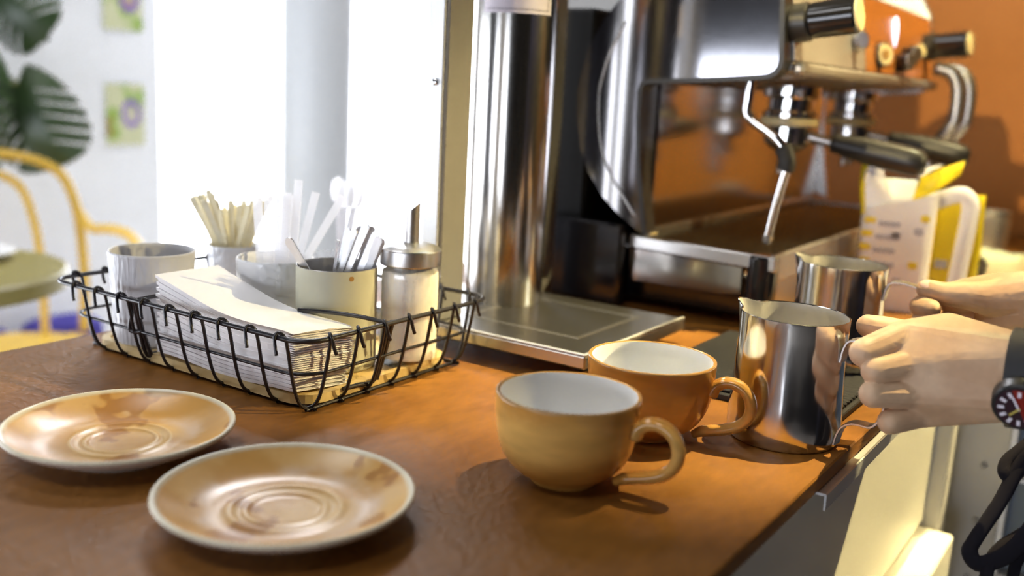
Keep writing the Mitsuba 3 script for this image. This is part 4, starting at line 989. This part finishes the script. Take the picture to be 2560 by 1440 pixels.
# olive round table with a white plate
tb_ = thing('cafe_table', 'round olive topped cafe table at the left edge', 'table')
tcx, tcy = -1.861, 0.888
obj('cafe_table__top', move(lathe([(0, 0), (.231, 0), (.239, .004), (.239, .031), (.233, .036), (0, .036)], 72), tcx, tcy, -.156), 'olive_top', 30)
obj('cafe_table__column', cyl((tcx, tcy, FLOOR + .02), (tcx, tcy, -.156), .03, 20), 'black_satin', 30)
obj('cafe_table__foot', move(lathe([(0, 0), (.20, 0), (.20, .008), (.06, .022), (0, .024)], 40), tcx, tcy, FLOOR), 'black_satin', 30)
k = thing('side_plate', 'white plate lying on the olive cafe table', 'plate')
obj('side_plate__dish', move(lathe([(0, .0), (.05, .0), (.055, .002), (.085, .014), (.088, .0155), (.086, .017), (.054, .006), (0, .005)], 48), -1.905, 0.986, -.1198), 'white_glaze', True)
# monstera
pl = thing('monstera_plant', 'monstera with large dark split leaves beside the white wall', 'plant')
px_, py_ = -2.70, 1.18
def leaf(c, tip, side, size, curl, slits=5):
    """Heart shaped split leaf: c base point, tip direction, side direction."""
    t_ = np.array(tip, float); t_ /= np.linalg.norm(t_)
    s_ = np.array(side, float); s_ -= t_ * (s_ @ t_); s_ /= np.linalg.norm(s_)
    nn = np.cross(t_, s_)
    a = np.linspace(0, math.pi, 40)
    half = [(0.0, 0.0)] + [(0.52 * math.sin(q) ** .8 * (1.06 - .25 * math.cos(q)), 0.42 - .62 * math.cos(q)) for q in a[3:-1]] + [(0, 1.08)]
    poly = sg.Polygon(half + [(-x, y) for x, y in half[::-1][1:-1]]).buffer(0)
    for i in range(slits):
        yy = 0.12 + i * 0.155
        for sgn in (1, -1):
            w = sg.Polygon([(sgn * .16, yy + .012), (sgn * .75, yy + .20 - .02), (sgn * .75, yy + .26), (sgn * .16, yy + .03)])
            poly = poly.difference(w)
    if poly.geom_type != 'Polygon': poly = max(poly.geoms, key=lambda q: q.area)
    m = extrude(poly, 0.006)
    m = m.subdivide_to_size(0.12)
    v = m.vertices
    z = v[:, 2] + curl * (-(v[:, 0] ** 2) * 1.1 - .5 * np.maximum(v[:, 1] - .3, 0) ** 2 + .10 * np.abs(v[:, 0]))
    m = trimesh.Trimesh(np.array(c) + size * (v[:, :1] * s_ + v[:, 1:2] * t_ + z[:, None] * nn), m.faces, process=False)
    return m
CR, CU = np.array([.834, .552, 0]), np.array([0, 0, 1.0]); CT_ = np.array([.552, -.834, 0])
LEAVES = [((-2.715, 1.574, .195), -CU * .8 + CR * .30 + CT_ * .2, CR + .25 * CU, .235), ((-2.800, 1.545, .452), -CU * .62 + CR * .70 + CT_ * .15, CR * .62 + CU * .70, .19),
          ((-2.715, 1.46, .26), -CU * .8 - CR * .25 + CT_ * .3, CR, .22), ((-2.76, 1.46, .46), CU * .5 - CR * .25 + CT_ * .3, CR, .20), ((-2.745, 1.44, .16), -CU - CR * .1 + CT_ * .1, CR, .20)]
for c_, t_, s_, z_ in LEAVES:
    lf = obj('monstera_plant__leaf', leaf(c_, t_, s_, z_, .9), 'leaf_green', 40)
    obj(lf + '__stalk', tube([c_, np.array(c_) * .5 + np.array([px_, py_, .0]) * .5 + np.array([0, .06, .05]), (px_, py_, -.50)], .006, n=20, k=6), 'stem_green', True)
obj('monstera_plant__pot', move(lathe([(0, 0), (.10, 0), (.11, .01), (.125, .40), (.13, .41), (.118, .41), (.11, .37), (0, .37)], 40), px_, py_, FLOOR), 'terracotta', 30)
obj('monstera_plant__soil', move(lathe([(.1095, .0), (.05, .006), (0, .008)][::-1], 24), px_, py_, FLOOR + .372), 'dark_paint')

# ---------------------------------------------------------------- added ceiling fill panels and spot lamps
for i, (x, y) in enumerate(FILL_PANELS):
    k = thing('fill_panel', ['added square fill panel on the ceiling over the cafe table side', 'added square fill panel on the ceiling behind the photographer, by the windows', 'added square fill panel on the ceiling behind the photographer, over the counter end', 'added square fill panel on the ceiling near the round pillar'][i], 'lamp', 'added ceiling fill panels')
    fo, fi = sg.box(x - .31, y - .31, x + .31, y + .31), sg.box(x - .285, y - .285, x + .285, y + .285)
    obj(k + '__frame', move(extrude(fo.difference(fi), .035), 0, 0, 1.964), 'white_paint')
    dq = trimesh.Trimesh([[x - .284, y - .284, 1.975], [x + .284, y - .284, 1.975], [x + .284, y + .284, 1.975], [x - .284, y + .284, 1.975]], [[0, 2, 1], [0, 3, 2]], process=False)
    obj(k + '__diffuser', dq, 'white_paint', emitter={'type': 'area', 'radiance': rgb(*FILL_GLOW[i])})
for i, (L, aim) in enumerate(zip(LAMPS, LAMP_AIM)):
    L = np.array(L); d = np.array(aim, float) - L; d /= np.linalg.norm(d)
    k = thing('spot_lamp', ['black ceiling spot lamp over the pitchers and the drink tower', 'black ceiling spot lamp over the barista', 'black ceiling spot lamp over the customer side, behind the photographer', 'black ceiling spot lamp over the milk jug and the coffee machine front'][i], 'lamp')
    R_ = trimesh.geometry.align_vectors([0, 0, -1], d)
    deep, mouth, fil = ((0.15, .0338, .0074), (0.15, .045, .020), (0.20, .036, .014), (0.13, .042, .009))[i]
    can = lathe([(0, .06), (.03, .06), (.044, .05), (mouth + .002, 0), (mouth + .002, -deep), (mouth, -deep), (mouth, 0), (mouth - .004, .004), (0, .004)], 40); can.apply_transform(R_); can.apply_translation(L)
    obj(k + '__shade', can, 'black_rough', 30)
    ds = lathe([(fil, .0), (0, .0)], 32); ds.apply_transform(R_); ds.apply_translation(L)
    if ds.face_normals.mean(0) @ d < 0: ds.invert()
    obj(k + '__bulb', ds, 'glow_lamp', emitter={'type': 'area', 'radiance': rgb(*LAMP_GLOW[i])})
    up_ = L - d * .05
    obj(k + '__stem', tube([up_, (up_[0], up_[1], up_[2] + .08), (up_[0], up_[1], 2.0)], .008, n=20), 'black_satin', True)

# ---------------------------------------------------------------- the barista
pe = thing('person', 'barista in dark clothes holding both steel pitchers by their handles', 'person')
LH_MCP = [(-0.15,0.7402,0.0981,0.0113),(-0.1431,0.7273,0.0801,0.0113),(-0.1369,0.7254,0.0603,0.0108),(-0.1308,0.7351,0.0445,0.0098)]
LH_PIP = [(-0.169,0.7085,0.0875,0.0105),(-0.1594,0.7051,0.077,0.0098),(-0.1581,0.7021,0.0611,0.0098),(-0.1462,0.7122,0.041,0.0092)]
LH_DIP = [(-0.177,0.7577,0.0738,0.009),(-0.1675,0.7562,0.062,0.0088),(-0.1651,0.7516,0.0464,0.0088),(-0.1538,0.7595,0.0283,0.008)]
LH_TIP = [(-0.1645,0.7828,0.0728,0.008),(-0.1597,0.7816,0.0597,0.008),(-0.1577,0.7762,0.0423,0.008),(-0.1486,0.7772,0.0265,0.0072)]
LH_THUMB = [(-0.1134,0.7848,0.0825,0.017),(-0.149,0.7914,0.0858,0.0125),(-0.1738,0.788,0.0892,0.0105),(-0.1867,0.7847,0.0906,0.0092)]
LH_W = [(-0.0801,0.7492,0.0912,0.0205),(-0.0798,0.7417,0.0691,0.0195),(-0.1253,0.7637,0.0984,0.0165),(-0.1079,0.7418,0.0585,0.017)]
LH_ARM = [(-0.0531,0.7601,0.0836,0.026),(-0.0512,0.7584,0.0715,0.025),(0.1095,0.7633,0.0819,0.04)]
RH_MCP = [(-0.1413,0.9926,0.0972,0.0135),(-0.1389,0.9976,0.0863,0.0125),(-0.1343,0.9983,0.0763,0.012),(-0.1294,0.9959,0.0681,0.011)]
RH_PIP = [(-0.177,0.9966,0.0848,0.0105),(-0.1746,0.9985,0.0714,0.0105),(-0.1714,0.9977,0.0592,0.0098),(-0.165,0.9961,0.0501,0.009)]
RH_DIP = [(-0.185,0.9617,0.0789,0.0093),(-0.1817,0.9607,0.066,0.0092),(-0.1776,0.9608,0.0553,0.009),(-0.1704,0.9613,0.0478,0.008)]
RH_TIP = [(-0.1706,0.9368,0.083,0.0085),(-0.1675,0.9359,0.0712,0.0085),(-0.1641,0.9356,0.0608,0.0082),(-0.1587,0.9373,0.0534,0.0075)]
RH_THUMB = [(-0.1184,0.9645,0.0954,0.019),(-0.1422,0.9587,0.096,0.013),(-0.1629,0.9592,0.0941,0.0107),(-0.1805,0.9602,0.0956,0.0095)]
RH_W = [(-0.0885,0.958,0.1031,0.024),(-0.0864,0.9561,0.0896,0.022),(-0.1234,0.9812,0.1024,0.015),(-0.1251,0.9734,0.0745,0.015)]
RH_ARM = [(-0.04,0.94,0.1086,0.027),(0.1642,0.9307,0.1181,0.042)]
def hand(mcp, pip, dip, tip, thumb, wrist, arm):
    parts = []
    for a, b_, c_, d_ in zip(mcp, pip, dip, tip):
        parts += [mhull(a, b_), mhull(b_, c_), mhull(c_, d_)]
    for a in mcp: parts.append(mhull(a, wrist[0], wrist[1]))
    for a, b_ in zip(mcp[:-1], mcp[1:]): parts.append(mhull(a, b_, wrist[0], wrist[1]))
    parts += [mhull(thumb[0], thumb[1]), mhull(thumb[1], thumb[2]), mhull(thumb[2], thumb[3]), mhull(thumb[0], wrist[0], wrist[2]), mhull(wrist[2], mcp[0], wrist[0]), mhull(wrist[3], mcp[3], wrist[1]), mhull(thumb[0], mcp[0], wrist[0])]
    parts.append(mhull(wrist[0], wrist[1], *arm[:-1]))
    parts.append(mhull(*arm))
    return m3.Manifold.batch_boolean(parts, m3.OpType.Add)
def knuckles(mcp, wrist):
    """Small rises over the knuckles and the tendons behind them, on the side turned to the viewer."""
    out = []
    w_ = .5 * (np.array(wrist[0][:3]) + np.array(wrist[1][:3]))
    for a in mcp:
        p = np.array(a[:3]); q = p + np.array([.0012, -.0022, .0006])
        out.append(mhull((*q, a[3] * .86), (*(p + (w_ - p) * .16 + np.array([.001, -.0012, 0])), a[3] * .80)))
        out.append(mhull((*(p + np.array([.0008, -.0068, .0004])), .0052), (*(p + (w_ - p) * .55 + np.array([.0, -.0080, 0])), .0044)))
    return out
def as_manifold(t):
    return m3.Manifold(m3.Mesh(np.asarray(t.vertices, np.float32), np.asarray(t.faces, np.uint32)))
left = m3.Manifold.batch_boolean([hand(LH_MCP, LH_PIP, LH_DIP, LH_TIP, LH_THUMB, LH_W, LH_ARM)] + knuckles(LH_MCP, LH_W), m3.OpType.Add)
hands = [mtrimesh(left, 0.0030, 9), mtrimesh(hand(RH_MCP, RH_PIP, RH_DIP, RH_TIP, RH_THUMB, RH_W, RH_ARM), 0.0032, 14)]
trunk = [mhull((.30, .86, .40, .055), (.30, .86, .50, .055), (.29, .86, .60, .052)), mhull((.27, .86, .66, .072), (.305, .86, .71, .085), (.25, .86, .62, .05)), mhull((.195, .86, .655, .012), (.21, .86, .69, .010)), mhull((.29, .775, .665, .014), (.295, .775, .69, .014)), mhull((.29, .945, .665, .014), (.295, .945, .69, .014)), mhull((.222, .86, .615, .013), (.228, .845, .617, .010), (.228, .875, .617, .010)),
    mhull((.30, .76, .41, .06), (.30, .96, .41, .06), (.27, .80, .02, .08), (.27, .92, .02, .08)), mhull((.30, .73, .41, .05), (.16, .748, .09, .038)), mhull((.16, .748, .09, .038), (.105, .7633, .0819, .037)), mhull((.30, .99, .41, .05), (.22, .963, .12, .038)), mhull((.22, .963, .12, .038), (.155, .931, .118, .038))]
torso = mtrimesh(m3.Manifold.batch_boolean(trunk, m3.OpType.Add), 0.012, 8)
whole = m3.Manifold.batch_boolean([as_manifold(t) for t in (*hands, torso)], m3.OpType.Add)
g_ = whole.to_mesh()
obj('person__body', trimesh.Trimesh(np.array(g_.vert_properties[:, :3]), np.array(g_.tri_verts), process=False), 'skin', True)
# thumb nail of the farther hand
nl = trimesh.creation.icosphere(subdivisions=3, radius=1.0)
e1 = np.array(RH_THUMB[2][:3]) - np.array(RH_THUMB[3][:3]); e1 /= np.linalg.norm(e1)
e3 = np.array([-.25, -.55, .80]); e3 -= e1 * (e3 @ e1); e3 /= np.linalg.norm(e3)
nl.vertices = np.array(RH_THUMB[3][:3]) + e3 * .0068 + e1 * .0005 + nl.vertices[:, :1] * e1 * .0072 + nl.vertices[:, 1:2] * np.cross(e1, e3) * .0058 + nl.vertices[:, 2:] * e3 * .0028
obj('person__nail', nl, 'nail', True, label='thumb nail')
for s in (-1, 1):
    obj('person__eye', ball((.212, .86 + s * .030, .690), .010, .6, 1, .8, 2), 'white_glaze', True)
obj('person__hair', mtrimesh(m3.Manifold.batch_boolean([mhull((.315, .86, .735, .088), (.335, .86, .68, .075), (.28, .86, .745, .07))], m3.OpType.Add), .012, 4), 'hair_dark', True, label='short dark hair')
shirt = m3.Manifold.batch_boolean([mhull((.30, .75, .42, .07), (.30, .97, .42, .07), (.30, .86, .45, .08)), mhull((.30, .76, .42, .085), (.30, .96, .42, .085), (.27, .79, .0, .11), (.27, .93, .0, .11)),
    mhull((.30, .72, .41, .068), (.16, .745, .09, .052)), mhull((.16, .745, .09, .052), (.085, .7625, .0815, .046)), mhull((.30, 1.0, .41, .068), (.22, .965, .12, .052)), mhull((.22, .965, .12, .052), (.14, .932, .117, .050))], m3.OpType.Add)
obj('person__shirt', mtrimesh(shirt, .014, 8), 'cloth_shirt', True, label='dark shirt')
legs = m3.Manifold.batch_boolean([mhull((.27, .80, .0, .108), (.27, .92, .0, .108), (.27, .79, -.10, .10), (.27, .93, -.10, .10)), mhull((.27, .79, -.10, .095), (.27, .77, -.45, .062)), mhull((.27, .77, -.45, .062), (.28, .76, -.86, .045)), mhull((.27, .93, -.10, .095), (.27, .95, -.45, .062)), mhull((.27, .95, -.45, .062), (.28, .96, -.86, .045))], m3.OpType.Add)
obj('person__trousers', mtrimesh(legs, .016, 8), 'cloth_black', True, label='black trousers')
for y in (.76, .96):
    sh = m3.Manifold.batch_hull([msphere((.28, y, -.875), .045), msphere((.15, y, -.895), .025), msphere((.31, y, -.895), .025)])
    obj('person__shoe', mtrimesh(sh, .012, 5), 'black_satin', True)
# apron with its knotted ties
ap = np.array([[(.150 + .012 * math.sin(6 * w_) + (.03 * abs(w_ - .5)), .86 + (w_ - .5) * .26, z) for w_ in np.linspace(0, 1, 17)] for z in np.linspace(.30, -.55, 14)])
apb = quad_grid(ap); apc = apb.copy(); apc.vertices = apc.vertices + [.004, 0, 0]; apc.invert()
obj('person__apron', cat_([apb, apc]), 'cloth_black', True, label='black apron')
STRAP_A = [(-0.0496,0.7934,0.0351),(-0.0655,0.7778,0.0142),(-0.0752,0.7639,-0.0163),(-0.0855,0.7507,-0.0426),(-0.0872,0.7416,-0.0505),(-0.0791,0.7393,-0.0563),(-0.0629,0.7409,-0.044),(-0.0518,0.7528,-0.0253),(-0.0418,0.7656,0.0002)]
STRAP_B = [(-0.0516,0.8056,0.0405),(-0.068,0.79,0.0208),(-0.0766,0.7817,0.0101),(-0.0762,0.7742,0.0032),(-0.0698,0.7722,0.0031),(-0.0612,0.7763,0.0218),(-0.0489,0.7824,0.0382)]
STRAP_C = [(-0.0572,0.7653,-0.0345),(-0.0691,0.7488,-0.0444),(-0.0735,0.7369,-0.0565),(-0.0721,0.7255,-0.0819)]
STRAP_D = [(-0.0515,0.7727,-0.0447),(-0.0584,0.759,-0.0572),(-0.0579,0.7462,-0.0858)]
for pts, r_ in ((STRAP_A, .0050), (STRAP_B, .0042), (STRAP_C, .0040), (STRAP_D, .0036)):
    P = spline(pts, 60)
    c_ = circle(1, 12)
    obj('person__apron__tie', sweep(P, c_ * [r_ * 1.25, r_ * .72]), 'cloth_black', True, label='looped black apron tie')
obj('person__apron__tie', tube([(-0.045, .79, .03), (.03, .81, .02), (.10, .83, .0), (.155, .85, -.02)], [.007, .008, .008, .008], n=30), 'cloth_black', True, label='gathered black apron string')

# thumb nail of the far hand
# wrist watch
wt = thing('wristwatch', 'black wristwatch with red dial on the nearer wrist', 'watch')
ax = np.array([0.97, -0.02, 0.05]); ax /= np.linalg.norm(ax)
wc = np.array([-0.0668, 0.7410, 0.0819])
nrm = np.array([0.05, -0.93, -0.30]); nrm -= ax * (nrm @ ax); nrm /= np.linalg.norm(nrm)
vv = np.cross(ax, nrm)
def wring(r1, r2, half, n=48):
    a = np.linspace(0, 2 * math.pi, n, endpoint=False)
    sec = np.array([(-half, 0), (-half + .001, .0022), (half - .001, .0022), (half, 0), (half - .001, -.0006), (-half + .001, -.0006)])
    v_ = np.array([[wc + ax * q[0] + (nrm * math.cos(t_) * (r1 + q[1]) + vv * math.sin(t_) * (r2 + q[1])) for q in sec] for t_ in a])
    k_ = len(sec); f = []
    for i in range(n):
        j = (i + 1) % n
        for p in range(k_):
            q = (p + 1) % k_
            f += [[i * k_ + p, j * k_ + q, i * k_ + q], [i * k_ + p, j * k_ + p, j * k_ + q]]
    m = trimesh.Trimesh(v_.reshape(-1, 3), np.array(f), process=False)
    if m.volume < 0: m.invert()
    return m
obj('wristwatch__strap', wring(.0272, .0338, .0125), 'black_rubber', 40, label='wide black strap')
dc = wc + nrm * .0285
obj('wristwatch__case', cyl(dc - nrm * .002, dc + nrm * .0085, .0185, 40, r1=.0172, bevel=.0012), 'black_satin', 30)
obj('wristwatch__dial', cyl(dc + nrm * .0085, dc + nrm * .0090, .0145, 36), 'watch_dark', label='dark red dial')
wed = [(0, 0)] + [(.0138 * math.cos(t_), .0138 * math.sin(t_)) for t_ in np.linspace(-1.2, 1.9, 16)]
w_ = extrude(sg.Polygon(wed), .0003)
MM = np.eye(4); MM[:3, 0], MM[:3, 1], MM[:3, 2] = ax, vv, nrm
if np.linalg.det(MM) < 0: MM[:3, 1] = -vv
w_.apply_transform(MM); w_.apply_translation(dc + nrm * .0091)
obj('wristwatch__dial__red_sector', w_, 'watch_red')
for q in range(12):
    t_ = q * math.pi / 6
    bmk = box(.0088, .0128, -.0011, .0011, 0, .0004, .0001); bmk = rot(bmk, math.degrees(t_), [0, 0, 1]); bmk.apply_transform(MM); bmk.apply_translation(dc + nrm * .0095)
    obj('wristwatch__dial__hour_mark', bmk, 'watch_mark')
for t_, l_, m_ in ((2.0, .009, 'watch_mark'), (3.9, .0075, 'watch_gold')):
    hh = box(-.001, l_, -.0007, .0007, 0, .0004, .0001); hh = rot(hh, math.degrees(t_), [0, 0, 1]); hh.apply_transform(MM); hh.apply_translation(dc + nrm * .0100)
    obj('wristwatch__dial__hand', hh, m_)
